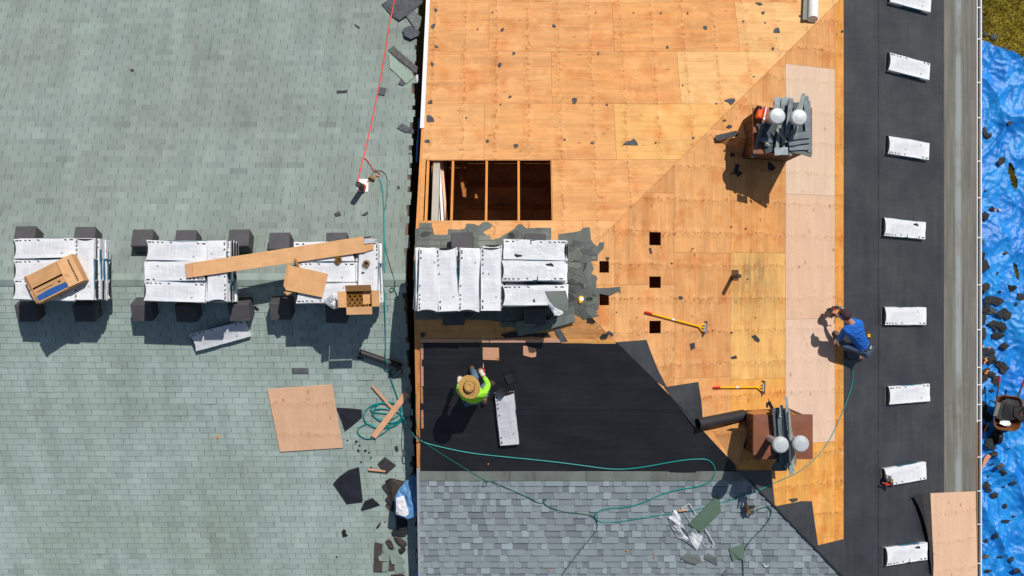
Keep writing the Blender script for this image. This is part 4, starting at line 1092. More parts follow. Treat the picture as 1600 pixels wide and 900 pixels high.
crumple('plastic_wrapper', 'white crumpled wrapper lying on the blue plastic sheet', 'wrapper', [(619,778),(631,774),(634,784),(639,802),(634,808),(619,803)], 4.80, M_WRAP[0], .34, .05, 5)
crumple('plastic_sheet', 'corner of blue plastic in the gap at the lower image edge', 'plastic sheet', [(650,893),(657,889),(662,910),(645,910)], 4.1, M_PLBLUE, .05, .08, 8)
crumple('paper_cup', 'white crushed cup on the roof edge beside the gap', 'cup', [(649,118),(653,116),(655,121),(655,128),(651,130),(649,125)], 'L', M_WRAP[0], .02, .05, 6)
# loose plywood sheet, planks
def board(name, label, cat, px, w, mat, h, th, col, group=None):
    o = scrap(name, label, cat, px, w, mat, h, th, group, 0, col); return o
board('plywood_sheet', 'loose pinkish plywood sheet lying askew on the green grey shingles', 'plywood sheet', [(418,608),(519,600.5),(536,699),(437.5,705.5)], LS, M_PNEW_V, .022, .013, srgb(255, 206, 168))
board('wood_plank', 'wide pinkish plank lying across the coiled hose', 'plank', [(580,680),(587.5,684.5),(640,616),(632,611)], 'L', M_PINK, .05, .02, (1.02,.98,.92))
board('wood_stick', 'narrow stick slanting into the coiled hose', 'stick', [(580.5,603.5),(583,602),(614,636),(611,638)], 'L', M_PINK, .03, .02, (.95,.85,.8))
board('wood_stick', 'thin wooden stick lying by the dark square shingle', 'stick', [(576,732.3),(602,735),(602.5,737.2),(576,734.5)], 'L', M_PINK, .05, .015, (1,.9,.8))
board('plywood_offcut', 'square pinkish plywood offcut on the black felt, nearer the gable', 'plywood offcut', [(754,543),(779.5,543.5),(780,562.5),(754.5,561.5)], PS, M_PNEW_H, .032, .012, srgb(250,188,150), 'plywood offcuts on the felt')
board('plywood_offcut', 'smaller rounded plywood offcut on the black felt, nearer the hip', 'plywood offcut', [(817.5,540.5),(825,541),(838,544.5),(837.5,557),(830,558),(817.5,554.5)], PS, M_PNEW_H, .032, .012, srgb(250,188,150), 'plywood offcuts on the felt')
board('plywood_sheet', 'pale plywood sheet lying over the lower right eave', 'plywood sheet', [(1453,770.5),(1523.5,767.5),(1528,960),(1456,960),(1458,880)], PE, M_PNEW_V, .03, .014, srgb(236,196,164))
board('wood_block', 'short reddish wood block lying on the tarp by the gutter', 'wood block', [(1532,733),(1536,716),(1542,709),(1547,712),(1540,723)], 'T', M_PINK, .05, .06, (.95,.8,.75))
# felt squares cut off beside the worker
def curl_sheet(name, label, cat, c, ang, L, Wd, bend, P, mat, h=.03, col=None):
    """a small sheet bent round its cross axis"""
    o_ = P.hit(*c, h); M = Matrix.Translation(o_) @ P.m.to_3x3().to_4x4() @ Matrix.Rotation(math.radians(ang), 4, 'Z')
    m = MB(); n = 8; top = []
    for i in range(n+1):
        s = -L/2+L*i/n; a = bend*s/L
        x, z = ((L/bend)*math.sin(a), (L/bend)*(1-math.cos(a))) if abs(bend) > 1e-3 else (s, 0)
        top.append((x, z))
    m.loft([[Vector((x, -Wd/2, z)), Vector((x, Wd/2, z)), Vector((x, Wd/2, z+.005)), Vector((x, -Wd/2, z+.005))] for x, z in top])
    return tag(obj(name, m, mat, None, M, col), label, cat)
curl_sheet('felt_square', 'curled black felt square lying at the head of the single bundle', 'felt square', (784.5,612), 50, .21, .17, 1.0, PS, M_BLACK, .15, (1.25,1.25,1.3))
curl_sheet('felt_square', 'bent black felt square right of the worker in the straw hat', 'felt square', (799,591), 22, .2, .19, .7, PS, M_BLACK, .035, (1.1,1.1,1.15))
curl_sheet('felt_square', 'dark felt square lying flat and farthest from the bundle', 'felt square', (794,578), 12, .2, .10, .4, PS, M_BLACK, .03, (.7,.7,.75))
# tubes of rolled felt
def roll(name, label, cat, a, b, r, w, mat, h, hollow=True, col=None):
    p, q = hit(*a, h, w), hit(*b, h, w); m = MB(); d = (q-p).normalized()
    m.tube([p, q], r, 20, 0, 0, not hollow)
    if hollow:
        m.tube([q, p], r*.88, 20, 0, 0, False)
        for c in (p, q):
            u = d.orthogonal().normalized(); v = d.cross(u); n = 20
            R1 = [c+(u*math.cos(6.2832*k/n)+v*math.sin(6.2832*k/n))*r for k in range(n)]; R2 = [c+(u*math.cos(6.2832*k/n)+v*math.sin(6.2832*k/n))*r*.88 for k in range(n)]
            for k in range(n): m.face([R1[k], R1[(k+1) % n], R2[(k+1) % n], R2[k]])
    return world_obj(name, m, mat, label, cat, None, False, None, col)
roll('felt_tube', 'black rolled felt tube on the shingles beside the gap', 'felt roll', (561.5,550), (627,573), .06, 'L', M_BLACK, .075, True, (.95,.9,.85))
roll('felt_roll', 'large dark brown felt tube lying by the lower chimney saddle', 'felt roll', (1090,662.5), (1161,648.5), .105, 'R', M_BLACK, .11, True, (1.25,1.05,1.0))
o = roll('membrane_roll', 'white wrapped membrane roll standing near the hip at the upper image edge', 'membrane roll', (1270,30), (1272,-50), .10, PN, M_WHITE, .115, False)
m = MB(); p, q = PN.hit(1271.4, 30.5, .115), PN.hit(1271.4, 29.6, .115); m.tube([p-(q-p)*2, q], .075, 18); obj('roll_core', m, M_DARK, o, o.matrix_world.inverted())
board('shingle_strip', 'grey green shingle strip leaning beside the white roll', 'shingle strip', [(1254,31),(1261,31),(1262,-30),(1257,-30)], PN, M_OLDDARK, .10, .006, (1.4,1.45,1.3))
# curled felt at the lower right panel
m = MB(); rows = []
for t in range(9):
    f = t/8; y = 775+f*125
    a = PE.hit(1427+28*min(1, f*1.7)+3*math.sin(f*7), y, .03+.10*(1-abs(f-.35))); b = PE.hit(1440+16*min(1, f*1.5), y-2, .10*(1-f)+.07); c = PE.hit(1455+2*f, y-4, .035)
    rows.append((a, b, c))
for i in range(8):
    for j in range(2): m.face([rows[i][j], rows[i+1][j], rows[i+1][j+1], rows[i][j+1]])
m.f = [f[::-1] if (Vector(m.v[f[1]])-Vector(m.v[f[0]])).cross(Vector(m.v[f[2]])-Vector(m.v[f[1]])).z < 0 else f for f in m.f]
o = world_obj('felt_curl', m, M_BLACK, 'folded black felt edge curling up beside the pale plywood at the eave', 'felt', color=(1.3, 1.3, 1.3)); s_ = o.modifiers.new('thickness', 'SOLIDIFY'); s_.thickness = .005

# ------------------------------------------------------------------ hoses
def hose(name, label, pts, r, mat, cat='hose', h=.02, k=6, w0=None):
    P = []
    for p in pts:
        w = p[2] if len(p) > 2 and p[2] is not None else (w0 or ('R' if p[0] > 652 else 'L'))
        P.append(hit(p[0], p[1], (p[3] if len(p) > 3 else h)+r, w))
    m = MB(); m.tube(smoothpts(P, k), r, 8)
    return world_obj(name, m, mat, label, cat, smooth=True)
HR = .0105
hose('air_hose', 'teal air hose running from the manifold down past the shingle stacks', [(592,279),(596,287),(598.5,305),(600,335),(600.5,370),(601,420),(601,470),(602,510),(602.5,545),(604,565,None,.16),(608,582),(613,598),(620,618),(624,630),(628,640)], HR, M_TEAL)
hose('air_hose', 'thin dark green hose looping beside the manifold and the stack', [(580,276),(583,269),(590,266.5),(598,268),(604,276),(605,290),(604,310),(600,340),(602,385),(608,410),(616,437),(617,450),(612,456),(609,453),(613,449),(618,456),(622,468)], .006, M_GREENH)
coil = []
for k in range(64):
    a = k*.40; f = k/63
    cx, cy = 602+6*math.sin(k*.23), 646+7*math.cos(k*.19+1); rx, ry = 24+6*math.sin(k*.31), 13+6*math.cos(k*.27)
    coil.append((cx+rx*math.cos(a), cy-ry*math.sin(a), 'L', .018+.003*(k % 5)))
coil += [(596,668,'L'),(575,662,'L'),(560,670,'L'),(561,679,'L'),(572,685,'L'),(585,684,'L'),(597,678,'L'),(618,662,'L'),(629,650,'L',.05)]
hose('air_hose', 'tangled teal hose coil lying on the shingles under the plank', coil, HR, M_TEAL, k=4)
hose('air_hose', 'black cord loops beside the end of the rolled felt tube', [(606,570),(607,580),(613,590),(622,588),(628,580),(624,577),(614,586),(610,580),(618,578),(628,578),(628,590)], .006, M_DARK)
hose('air_hose', 'teal hose crossing the black felt in a wide sweep to the lower chimney', [(628,650,'L',.05),(640,670,'L',.25),(650,684,'L',.7),(658,689,'R'),(668,693),(700,701),(740,708.5),(790,714),(850,720),(900,726),(945,732),(975,733),(1010,729),(1055,721),(1085,717.5),(1105,718.5),(1115,727),(1117,738),(1112,750),(1100,757),(1085,761),(1060,765),(1035,772),(1005,785),(980,792),(955,794),(940,797),(931,803),(930,808)], HR, M_TEAL)
hose('air_hose', 'green hose running slanted over the felt and down the new shingles', [(650,600,'L',.6),(650,655,'L',.75),(655,684,'R'),(661,690),(680,703),(705,719),(730,734),(747,744),(758,751),(761,755),(757,760),(754,758),(759,752),(770,753),(800,766),(825,777),(840,785),(848,786),(853,781),(849,780),(850,786),(858,792),(880,799),(905,802),(925,806),(931,812),(933,820),(931,830),(921,843),(905,862),(893,878),(884,890),(874,906)], .0085, M_GREENH)
hose('air_hose', 'thin teal line from the hose fork up past the lower chimney to the kneeling worker', [(931,809),(936,814),(950,816),(975,814),(1010,808),(1050,802),(1090,796),(1125,786),(1160,775),(1185,766),(1205,757),(1225,748),(1250,736),(1272,718),(1290,697),(1304,672),(1316,645),(1326,618),(1332,598),(1333,585),(1330,573),(1324,566),(1316,564)], .0085, M_TEAL)
hose('air_hose', 'short green hose from the nail gun curving down the new shingles', [(1182,797),(1190,794),(1199,792),(1204,797),(1204,805),(1198,817),(1187,830),(1174,843),(1165,855),(1161,868),(1161,885),(1162,906)], .009, M_GREENH)
hose('red_hose', 'straight red hose running from the top to the vent pipe', [(618,-12,'L',.12),(614,12,'L',.12),(608,42,'L',.05),(603,75),(594,125),(583,180),(572,230),(565,258),(559,284)], .0125, M_RED)
hose('red_hose', 'thin dark red cord branching to the manifold', [(568,247),(573,250),(579,258),(583,265),(590,269),(594,272),(592,276),(587,274)], .007, M_REDP)
# vent pipe on the green roof
b = LN.hit(567.5, 293.5, 0); m = MB()
m.tube([b, b+Vector((0, 0, .60))], .055, 18, 0, 0, False); m.tube([b+Vector((0, 0, .60)), b+Vector((0, 0, .2))], .045, 18)
pv = obj('vent_pipe', m, M_INK, old_house, INV)
m = MB(); q = LN.uv(566, 289); m.prism([(q[0]-.09, q[1]-.15), (q[0]+.12, q[1]-.15), (q[0]+.12, q[1]+.12), (q[0]-.09, q[1]+.12)], .0125, .017); obj('pipe_flashing', m, M_WHITE, pv, LN.m)
m = MB(); ring = [b+Vector((.062*math.cos(a*.4), .062*math.sin(a*.4), .10+.012*a/6)) for a in range(34)]; m.tube(ring, .012, 6)
world_obj('red_hose', m, M_RED, 'red hose loop wound round the vent pipe foot', 'hose', smooth=True)
c = LN.hit(581, 279, .05); Mx = Matrix.Translation(c) @ Matrix.Rotation(math.radians(-25), 4, 'Z')
t = thing('hose_manifold', 'brass hose manifold with four outlets beside the vent pipe', 'manifold', Mx)
m = MB(); m.rbox((0, -.02, 0), (.13, .035, .03), .006); obj('manifold_bar', m, M_DARK, t)
for k in range(4):
    m = MB(); m.tube([(-.048+.032*k, -.005, 0), (-.048+.032*k, .035, 0), (-.048+.032*k, .07, 0)], [.011, .012, .008], 8); obj('brass_coupler', m, M_GOLD, t)
m = MB(); m.tube([(-.02, -.04, 0), (-.05, -.10, -.01)], [.011, .012], 8); obj('brass_inlet', m, M_GOLD, t)
# ------------------------------------------------------------------ shingle bundles
BL, BW, BH = 1.06, .345, .085
def bundle_mesh(seed):
    rr = random.Random(seed); nx, prof = 14, 5
    m = MB(); rings = []
    for i in range(nx+1):
        f = i/nx; x0 = -BL/2+BL*f; ring = []
        sag = .006*noise.noise(Vector((x0*3, seed*3.3, 0)))
        n = 14
        for k in range(n):
            # rounded rectangle, counter-clockwise from the bottom left
            t = k/n*4
            pts = [(-.5, .0), (-.17, .0), (.17, .0), (.5, .0), (.505, .35), (.5, .8), (.47, 1.0), (.28, 1.0), (.1, 1.0), (-.1, 1.0), (-.28, 1.0), (-.47, 1.0), (-.5, .8), (-.505, .35)]
            y, z = pts[k]
            yy = y*BW+.006*noise.noise(Vector((x0*5+seed, k*.7, 4.0))); zz = z*BH
            if z > .3: zz += sag+.007*noise.noise(Vector((x0*6, yy*9, seed*2.1)))
            xx = x0
            if i == 0 and z > .5: xx += .040*(1-(2*y)**2)
            if i == nx and z > .5: xx -= .010*(1-(2*y)**2)*abs(rr.random())
            ring.append(Vector((xx, yy, max(0, zz))))
        rings.append(ring)
    m.loft(rings, 0, 0, False)
    nn = 14; b = nx*nn; m.f.append(tuple(b+j for j in range(nn))); m.t.append(0); m.mi.append(0)
    me = mesh('bundle_wrap', m, M_WRAP[seed % 2])
    return me
core_m = MB()
for k in range(4): core_m.box((-.004+.004*(k % 2), 0, .012+.0195*k), (BL-.012, BW-.014, .0175))
ME_CORE = mesh('bundle_shingles', core_m, M_CORE)
band_m = MB(); band_m.box((.08, BW/2+.0045, .045), (.52, .003, .045))
M_TEALP = simple('teal_print', srgb(36, 116, 150), .5, 0, .25, 30, .4, 0)
ME_BAND = mesh('bundle_band', band_m, M_TEALP)
PROTO = []
for s in range(6):
    t = thing('shingle_bundle', 'white wrapped shingle bundle', 'shingle bundle', Matrix.Translation((0, 0, -50)))
    obj('wrapper', bundle_mesh(s), None, t); obj('shingle_layer', ME_CORE, None, t); obj('printed_band', ME_BAND, None, t)
    PROTO.append(t)
used = set()
def bundle(M, label, group=None, v=None, sc=1.0):
    v = random.randrange(6) if v is None else v
    if sc != 1.0: M = M @ Matrix.Diagonal((sc, sc, sc, 1))
    if v not in used:
        used.add(v); PROTO[v].matrix_world = M; PROTO[v]['label'] = label
        if group: PROTO[v]['group'] = group
        return PROTO[v]
    return dup(PROTO[v], M, label, group)
def on_slope(P, px, py, ang, h, top=BH):
    o = P.hit(px, py, h+top)-P.n*top
    return Matrix.Translation(o) @ P.m.to_3x3().to_4x4() @ Matrix.Rotation(math.radians(ang), 4, 'Z')
EV = [(1423, -2, -6, 'topmost bundle on the black felt, cut off by the upper image edge', 1),
      (1421, 104, -7.5, 'second bundle from the top on the black felt, tilted clockwise', 1),
      (1420, 231.5, -5, 'bundle on the black felt level with the chainsaw chimney', 0),
      (1414, 357.5, -3.5, 'bundle with a frayed wrapper, level with the topmost square hole', 2),
      (1415, 494, -1, 'bundle on the black felt beside the worker in the blue shirt', 4),
      (1421, 616, 1, 'bundle on the black felt next above the one carrying the nail gun', 3),
      (1415, 741, 4, 'bundle on the black felt carrying a nail gun on its end', 4),
      (1417, 866, 0, 'lowest bundle on the black felt, beside the pale plywood', 2)]
for x, y, a, lab, v in EV: bundle(on_slope(PE, x, y, a*.78, .022), 'white shingle '+lab, 'single bundles along the eave', v, 1.07)
bundle(on_slope(PS, 792, 656, -85, .028), 'white shingle bundle lying alone on the felt beside the straw hatted worker', None, 4, 1.03)
bundle(on_slope(LS, 343, 525, 16, .02), 'white shingle bundle lying askew on the green grey shingles below a stack', None, 1, 1.02)

ORD = ['top', 'second', 'third', 'fourth', 'fifth', 'sixth', 'seventh', 'lowest']
def stack(x0, y0, zb, layers, nm, toplabels, seed, jit=.02, lower_shift=0.0):
    """pinwheel stack: three bundles across, one lengthwise, mirrored in alternate layers; x0, y0 = left and upper edge of the top layer"""
    rr = random.Random(seed); Wt = BL+BW+.02; D = 3*BW+.03
    for k in range(layers):
        z = zb+k*(BH+.002); top = k == layers-1; flip = (layers-1-k) % 2 == 1
        sh = lower_shift*(layers-1-k)
        items = []
        for i in range(3):
            cx = (x0+BL/2) if not flip else (x0+Wt-BL/2)
            items.append((cx, y0-BW/2-i*(BW+.012), 0 if rr.random() < .5 else 180))
        cx = (x0+BL+.02+BW/2) if not flip else (x0+BW/2)
        items.append((cx, y0-D/2, 90 if rr.random() < .5 else -90))
        for i, (cx, cy, a) in enumerate(items):
            j = jit if top else jit*1.4
            M = Matrix.Translation((cx+sh+rr.uniform(-j, j), cy+rr.uniform(-j*.5, j*.5), z)) @ Matrix.Rotation(math.radians(a+rr.uniform(-2, 2)), 4, 'Z')
            if top: bundle(M, toplabels[i], 'shingle bundles stacked on the green roof')
            else: bundle(M, 'white %s bundle in the %s layer of the %s' % (('upper crosswise', 'middle crosswise', 'lower crosswise', 'lengthwise')[i], ORD[layers-1-k], nm), 'lower bundles of the %s' % nm)
    return zb+layers*(BH+.002)
ZB = ZL+.17; NL = 8; ZT = ZB+NL*(BH+.002)
def topleft(px, py): p = atz(px, py, ZT); return p.x, p.y
S1, S2, S3 = topleft(20, 373), topleft(226, 376), topleft(461, 378)
stack(*S1, ZB, NL, 'leftmost stack', ['upper bundle on top of the stack carrying the opened carton', 'middle bundle under the opened carton on its stack', 'lower bundle half shaded by the opened carton', 'lengthwise bundle at the end of the stack carrying the opened carton'], 1)
stack(*S2, ZB, NL, 'middle stack on the green roof', ['upper bundle on the stack under the left end of the long cardboard', 'middle bundle touching the left end of the long cardboard', 'soiled lower bundle on the stack under the long cardboard', 'lengthwise bundle crossed by the long cardboard on the middle stack'], 2)
stack(*S3, ZB, NL, 'stack nearest the teal hose', ['upper bundle mostly hidden by the right end of the long cardboard', 'middle bundle between the flat cartons and the hose', 'lower bundle carrying the open carton of coil nails', 'lengthwise bundle beside the teal hose at the end of the stack'], 3)
# the long stack on the right ridge
ZBR = ZR+.17; NR = 5; ZTR = ZBR+NR*(BH+.002)
rr = random.Random(5)
XE_ = [(662+9, 437, -2), (697, 436, 1.5), (733, 437, -1.5), (768, 434, 1)]
NSL = ['lengthwise bundle nearest the gable on the ridge stack', 'second lengthwise bundle from the gable on the ridge stack', 'third lengthwise bundle from the gable on the ridge stack', 'lengthwise bundle touching the crosswise ones on the ridge stack']
EWL = ['upper crosswise bundle with a teal band on the ridge stack', 'middle crosswise bundle on the ridge stack', 'lower crosswise bundle torn open on the ridge stack']
for k in range(NR):
    z = ZBR+k*(BH+.002); top = k == NR-1; dz = NR-1-k
    for i, (px, py, a) in enumerate(XE_):
        p = atz(px, py, ZTR); M = Matrix.Translation((p.x-.03*dz*(i == 0)+rr.uniform(-.02, .02), p.y+rr.uniform(-.03, .03), z+.004*(i % 2))) @ Matrix.Rotation(math.radians(90+180*(i % 2)+a+rr.uniform(-1.5, 1.5)), 4, 'Z')
        bundle(M, NSL[i] if top else '%s lengthwise bundle from the gable in the %s layer of the ridge stack' % (('first', 'second', 'third', 'fourth')[i], ('top', 'second', 'third', 'fourth', 'lowest')[dz]), 'bundles of the ridge stack' if top else 'lower lengthwise bundles of the ridge stack')
    for i, py in enumerate((392, 424.5, 461)):
        p = atz(835, py, ZTR); M = Matrix.Translation((p.x+rr.uniform(-.025, .025)+.01*dz, p.y+rr.uniform(-.015, .015), z)) @ Matrix.Rotation(math.radians((180 if i == 0 else 0)+rr.uniform(-1.5, 1.5)), 4, 'Z')
        bundle(M, EWL[i] if top else '%s crosswise bundle in the %s layer of the ridge stack' % (('upper', 'middle', 'lower')[i], ('top', 'second', 'third', 'fourth', 'lowest')[dz]), 'bundles of the ridge stack' if top else 'lower crosswise bundles of the ridge stack')
# two bundles leaning at the gable end of that stack
for k, (px, lab) in enumerate(((650.5, 'outermost bundle slipping over the gable end of the ridge stack'), (657, 'bundle slipped sideways against the gable end of the ridge stack'))):
    p = atz(px, 436, ZTR-.10+.05*k)
    M = Matrix.Translation((p.x+.14, p.y-.01*k, ZTR-.20+.06*k)) @ Matrix.Rotation(math.radians(10), 4, 'Y') @ Matrix.Rotation(math.radians(91-k), 4, 'Z')
    bundle(M, lab, 'bundles of the ridge stack', 2+k)
# torn wrap and exposed shingles on the open bundle
p = [atz(x, y, ZTR+.004) for x, y in ((852, 455), (884, 454), (888, 470), (887, 486), (864, 484))]
m = MB(); m.shell(p[::-1], [q+Vector((0, 0, .012)) for q in p[::-1]]); world_obj('exposed_shingle', m, M_OLDDARK, 'green grey shingles showing in the torn open bundle', 'shingle', color=(1.05, 1.15, 1.1))
crumple('torn_wrapper', 'torn white wrapper flap hanging off the open bundle', 'wrapper', [(851,463),(857,468),(866,479),(879,486),(880,490),(874,493),(866,493),(861,484),(855,474)], ZTR-.02, M_WRAP[1], .02, .06, 11)
crumple('torn_wrapper', 'torn wrapper scrap in grey and green beside the nail carton', 'wrapper', [(505,471),(514,463),(522,458),(526,463),(528,482),(521,483),(513,478)], ZT-.02, M_METAL, .02, .07, 13)
# support blocks under the stacks
def blocks(lst, PU, PD, nm):
    for px, py, up in lst:
        P = PU if up else PD; o = P.hit(px, py, .30)-P.n*.30
        M = Matrix.Translation(o) @ P.m.to_3x3().to_4x4() @ Matrix.Rotation(math.radians(R(-2, 2)), 4, 'Z')
        t = thing('support_block', nm % ('upper' if up else 'lower'), 'support block', M)
        m = MB(); m.rbox((0, -.02, .165), (.38, .34, .33), .012); obj('block_body', m, M_BLOCK, t)
        m = MB(); m.rbox((0, -.02, .335), (.365, .325, .012), .003); obj('block_pad', m, M_BLOCK, t)
        yield t
LB = [(40, 366, 1), (133, 367, 1), (223, 371, 1), (291, 372, 1), (374, 371, 1), (437, 376, 1), (526, 376, 1), (42, 487, 0), (132, 487, 0), (222, 486, 0), (291, 488, 0), (374, 486, 0), (438, 484, 0), (525, 489, 0)]
NM = ['under the leftmost stack, nearer the image edge', 'under the leftmost stack, farther from the image edge', 'at the left corner of the middle stack', 'in the middle of the middle stack', 'at the right corner of the middle stack', 'at the left corner of the nail carton stack', 'in the middle of the nail carton stack']
for i, (x, y, u) in enumerate(LB):
    for t in blocks([(x, y, u)], LN, LS, 'black support block on the %s slope '+NM[i % 7]): t['group'] = 'support blocks on the green roof'
for (x, y, u), n_ in zip([(722, 376, 1), (836, 378, 1), (708, 492, 0), (836, 492, 0)], ('near the gable', 'near the hip')*2):
    for t in blocks([(x, y, u)], PN, PS, 'black support block on the %s slope under the ridge stack, '+n_): t['group'] = 'support blocks on the ridge of the bare house'

# ------------------------------------------------------------------ cartons on the stacks
c = atz(84, 436, ZT+.22); M = Matrix.Translation((c.x, c.y, ZT+.012)) @ Matrix.Rotation(math.radians(26.5), 4, 'Z')
t = thing('carton', 'opened brown carton with a blue label lying on the leftmost stack', 'carton', M)
Lx, Ly, Hz = .90, .50, .20
m = MB(); m.box((0, 0, .005), (Lx, Ly, .01)); m.box((0, -Ly/2, Hz/2), (Lx, .008, Hz)); m.box((0, Ly/2, Hz/2), (Lx, .008, Hz)); m.box((-Lx/2, 0, Hz/2), (.008, Ly, Hz)); m.box((Lx/2, 0, Hz/2), (.008, Ly, Hz)); obj('carton_body', m, M_CARD, t, None, (.9, .85, .8))
def flap(a, b, w, ang, name='flap', col=(1, 1, 1), par=None, z=Hz, th=.006):
    a, b = Vector((*a, z)), Vector((*b, z)); d = (b-a).normalized(); out = Vector((-d.y, d.x, 0))
    e = out*math.cos(math.radians(ang))*w+Vector((0, 0, math.sin(math.radians(ang))*w)); n_ = d.cross(e).normalized()*th
    m = MB(); m.shell([a, b, b+e, a+e], [a+n_, b+n_, b+e+n_, a+e+n_]); return obj(name, m, M_CARD, par or t, None, col)
flap((-Lx/2, Ly/2), (Lx*.30, Ly/2), -.235, -7, col=(.86, .82, .76)); flap((-Lx/2, -Ly/2), (Lx*.30, -Ly/2), .235, 11, col=(.98, .92, .86))
flap((Lx/2, -Ly/2), (Lx/2, Ly/2), .27, 9, col=(1.08, 1.05, 1.02)); flap((-Lx/2, Ly/2), (-Lx/2, -Ly/2), .10, 40)
a11 = math.radians(11)
def on_flap(pts, mat, name):
    m = MB(); q = []
    for x, w in pts: q.append((x, -Ly/2+w*math.cos(a11), Hz+w*math.sin(a11)+.0075))
    m.shell(q, [(x, y, z+.0015) for x, y, z in q]); obj(name, m, mat, t)
on_flap([(-.42, .02), (.15, .02), (.22, .07), (.22, .11), (.0, .125), (-.18, .13), (-.42, .11)], M_BLUE, 'blue_label')
on_flap([(.05, .155), (.10, .155), (.10, .185), (.05, .185)], M_INK, 'printed_mark'); on_flap([(-.35, .165), (-.05, .165), (-.05, .176), (-.35, .176)], M_INK, 'printed_mark')
m = MB(); m.box((.30, .20, Hz+.012), (.05, .06, .003)); obj('blue_label', m, M_BLUE, t)
m = MB()
for k in range(9): m.box((.385, .17-.045*k, Hz+.062), (.020, .03, .002))
obj('printed_mark', m, M_INK, t)
m = MB()
for k in range(10): m.box((-.38+.06*k+R(-.01, .01), .14-.03*(k % 3), Hz-.008-.016*(k % 3)*0), (R(.02, .05), .012, .030))
obj('printed_mark', m, M_INK, t)
# long flattened cardboard between two stacks
def plate(name, label, cat, px, z, th, mat, col=(1, 1, 1), parent=None):
    p = [atz(x, y, z[i] if isinstance(z, (list, tuple)) else z) for i, (x, y) in enumerate(px)]
    a = sum(p[i].x*p[(i+1) % len(p)].y-p[(i+1) % len(p)].x*p[i].y for i in range(len(p)))
    if a < 0: p = p[::-1]
    m = MB(); m.shell(p, [q+Vector((0, 0, th)) for q in p])
    if parent: return obj(name, m, mat, parent, parent.matrix_world.inverted(), col)
    return world_obj(name, m, mat, label, cat, None, color=col)
z0 = ZT+.03
t = plate('flattened_carton', 'long flattened brown carton bridging two shingle stacks', 'cardboard', [(301,410.5),(567.5,369.5),(571,394),(303,433)], z0, .022, M_CARD, (1.12, 1.07, 1.02))
bpy.context.view_layer.update()
plate('folded_end', None, None, [(289.5,412.5),(300.5,410.8),(302.5,433),(291.5,434.5)], z0, .018, M_CARD, (1.0, .95, 1.05), t)
plate('end_flap', None, None, [(568,371),(582.5,372),(584,389.5),(571,393.5)], z0-.004, .008, M_CARD, (1.0, .92, .85), t)
plate('end_flap', None, None, [(569,370),(580,369),(579,373.5),(569,374)], z0+.012, .008, M_INK, (1, 1, 1), t)
plate('foil_scrap', 'silver foil scrap at the right end of the long cardboard', 'foil', [(569,373),(578,372),(590,374),(585,377),(580,380),(569,381)], z0+.024, .004, M_METAL)
plate('flat_carton', 'folded flat carton lying uppermost on the left of the nail carton stack', 'cardboard', [(451,414),(513,428),(503.5,464.5),(446.5,453)], ZT+.05, .02, M_CARD, (1.08, 1.02, .92))
plate('flat_carton', 'flat carton peeking out below the uppermost one', 'cardboard', [(449,412.5),(453,411.5),(449,455),(443,446.5)], ZT+.03, .014, M_CARD, (1.0, .92, .78))
plate('flat_carton', 'cardboard tongue sticking out under the flat cartons', 'cardboard', [(443,456),(461,455),(449,461.5)], ZT+.02, .01, M_CARD, (.98, .88, .72))
plate('cardboard_strip', 'short brown cardboard strip leaning by the long flattened carton', 'cardboard', [(459,405),(462.5,404),(469,417.5),(466,418.5)], [ZT+.10, ZT+.10, ZT+.05, ZT+.05], .008, M_CARD, (.7, .6, .48))
# open carton of coil nails
c = atz(561.5, 467, ZT+.16); M = Matrix.Translation((c.x, c.y, ZT+.012)) @ Matrix.Rotation(math.radians(1.5), 4, 'Z')
t = thing('nail_carton', 'open carton with brass coil nails on the stack by the teal hose', 'carton', M)
Lx, Ly, Hz = .44, .275, .17
m = MB(); m.box((0, 0, .004), (Lx, Ly, .008))
for cc, d in (((0, -Ly/2, Hz/2), (Lx, .008, Hz)), ((0, Ly/2, Hz/2), (Lx, .008, Hz)), ((-Lx/2, 0, Hz/2), (.008, Ly, Hz)), ((Lx/2, 0, Hz/2), (.008, Ly, Hz))): m.box(cc, d)
obj('carton_body', m, M_CARD, t, None, (.85, .78, .7))
flap((Lx/2, -Ly/2), (-Lx/2, -Ly/2), .13, -8, col=(1.05, 1, .95)); flap((-Lx/2, Ly/2), (Lx/2, Ly/2), .13, 40, col=(.75, .68, .58))
flap((-Lx/2, -Ly/2), (-Lx/2, Ly/2), .14, 15, col=(.98, .92, .85)); flap((Lx/2, Ly/2), (Lx/2, -Ly/2), .14, 12, col=(1.04, .98, .9))
def coil_nails(name, par, x, y, z, r=.043):
    m = MB(); n = 24
    for ring, rr_ in ((0, r), (1, r*.72)):
        for k in range(n-6*ring):
            a = 6.2832*k/(n-6*ring); m.tube([(x+rr_*math.cos(a), y+rr_*math.sin(a), z), (x+rr_*math.cos(a), y+rr_*math.sin(a), z+.07)], .0042, 5)
    return obj(name, m, M_GOLD, par)
for i in range(3):
    for j in range(2): coil_nails('nail_coil', t, -.165+.088*i, -.07+.115*j, .05)
m = MB(); m.shell([(.055, -.10, .09), (.215, -.085, .08), (.215, .13, .10), (.055, .13, .10)], [(.055, -.10, .098), (.215, -.085, .088), (.215, .13, .108), (.055, .13, .108)]); obj('cardboard_divider', m, M_CARD, t, None, (1.1, 1.05, .98))
coil_nails('nail_coil', t, .12, -.115, .03, .03)
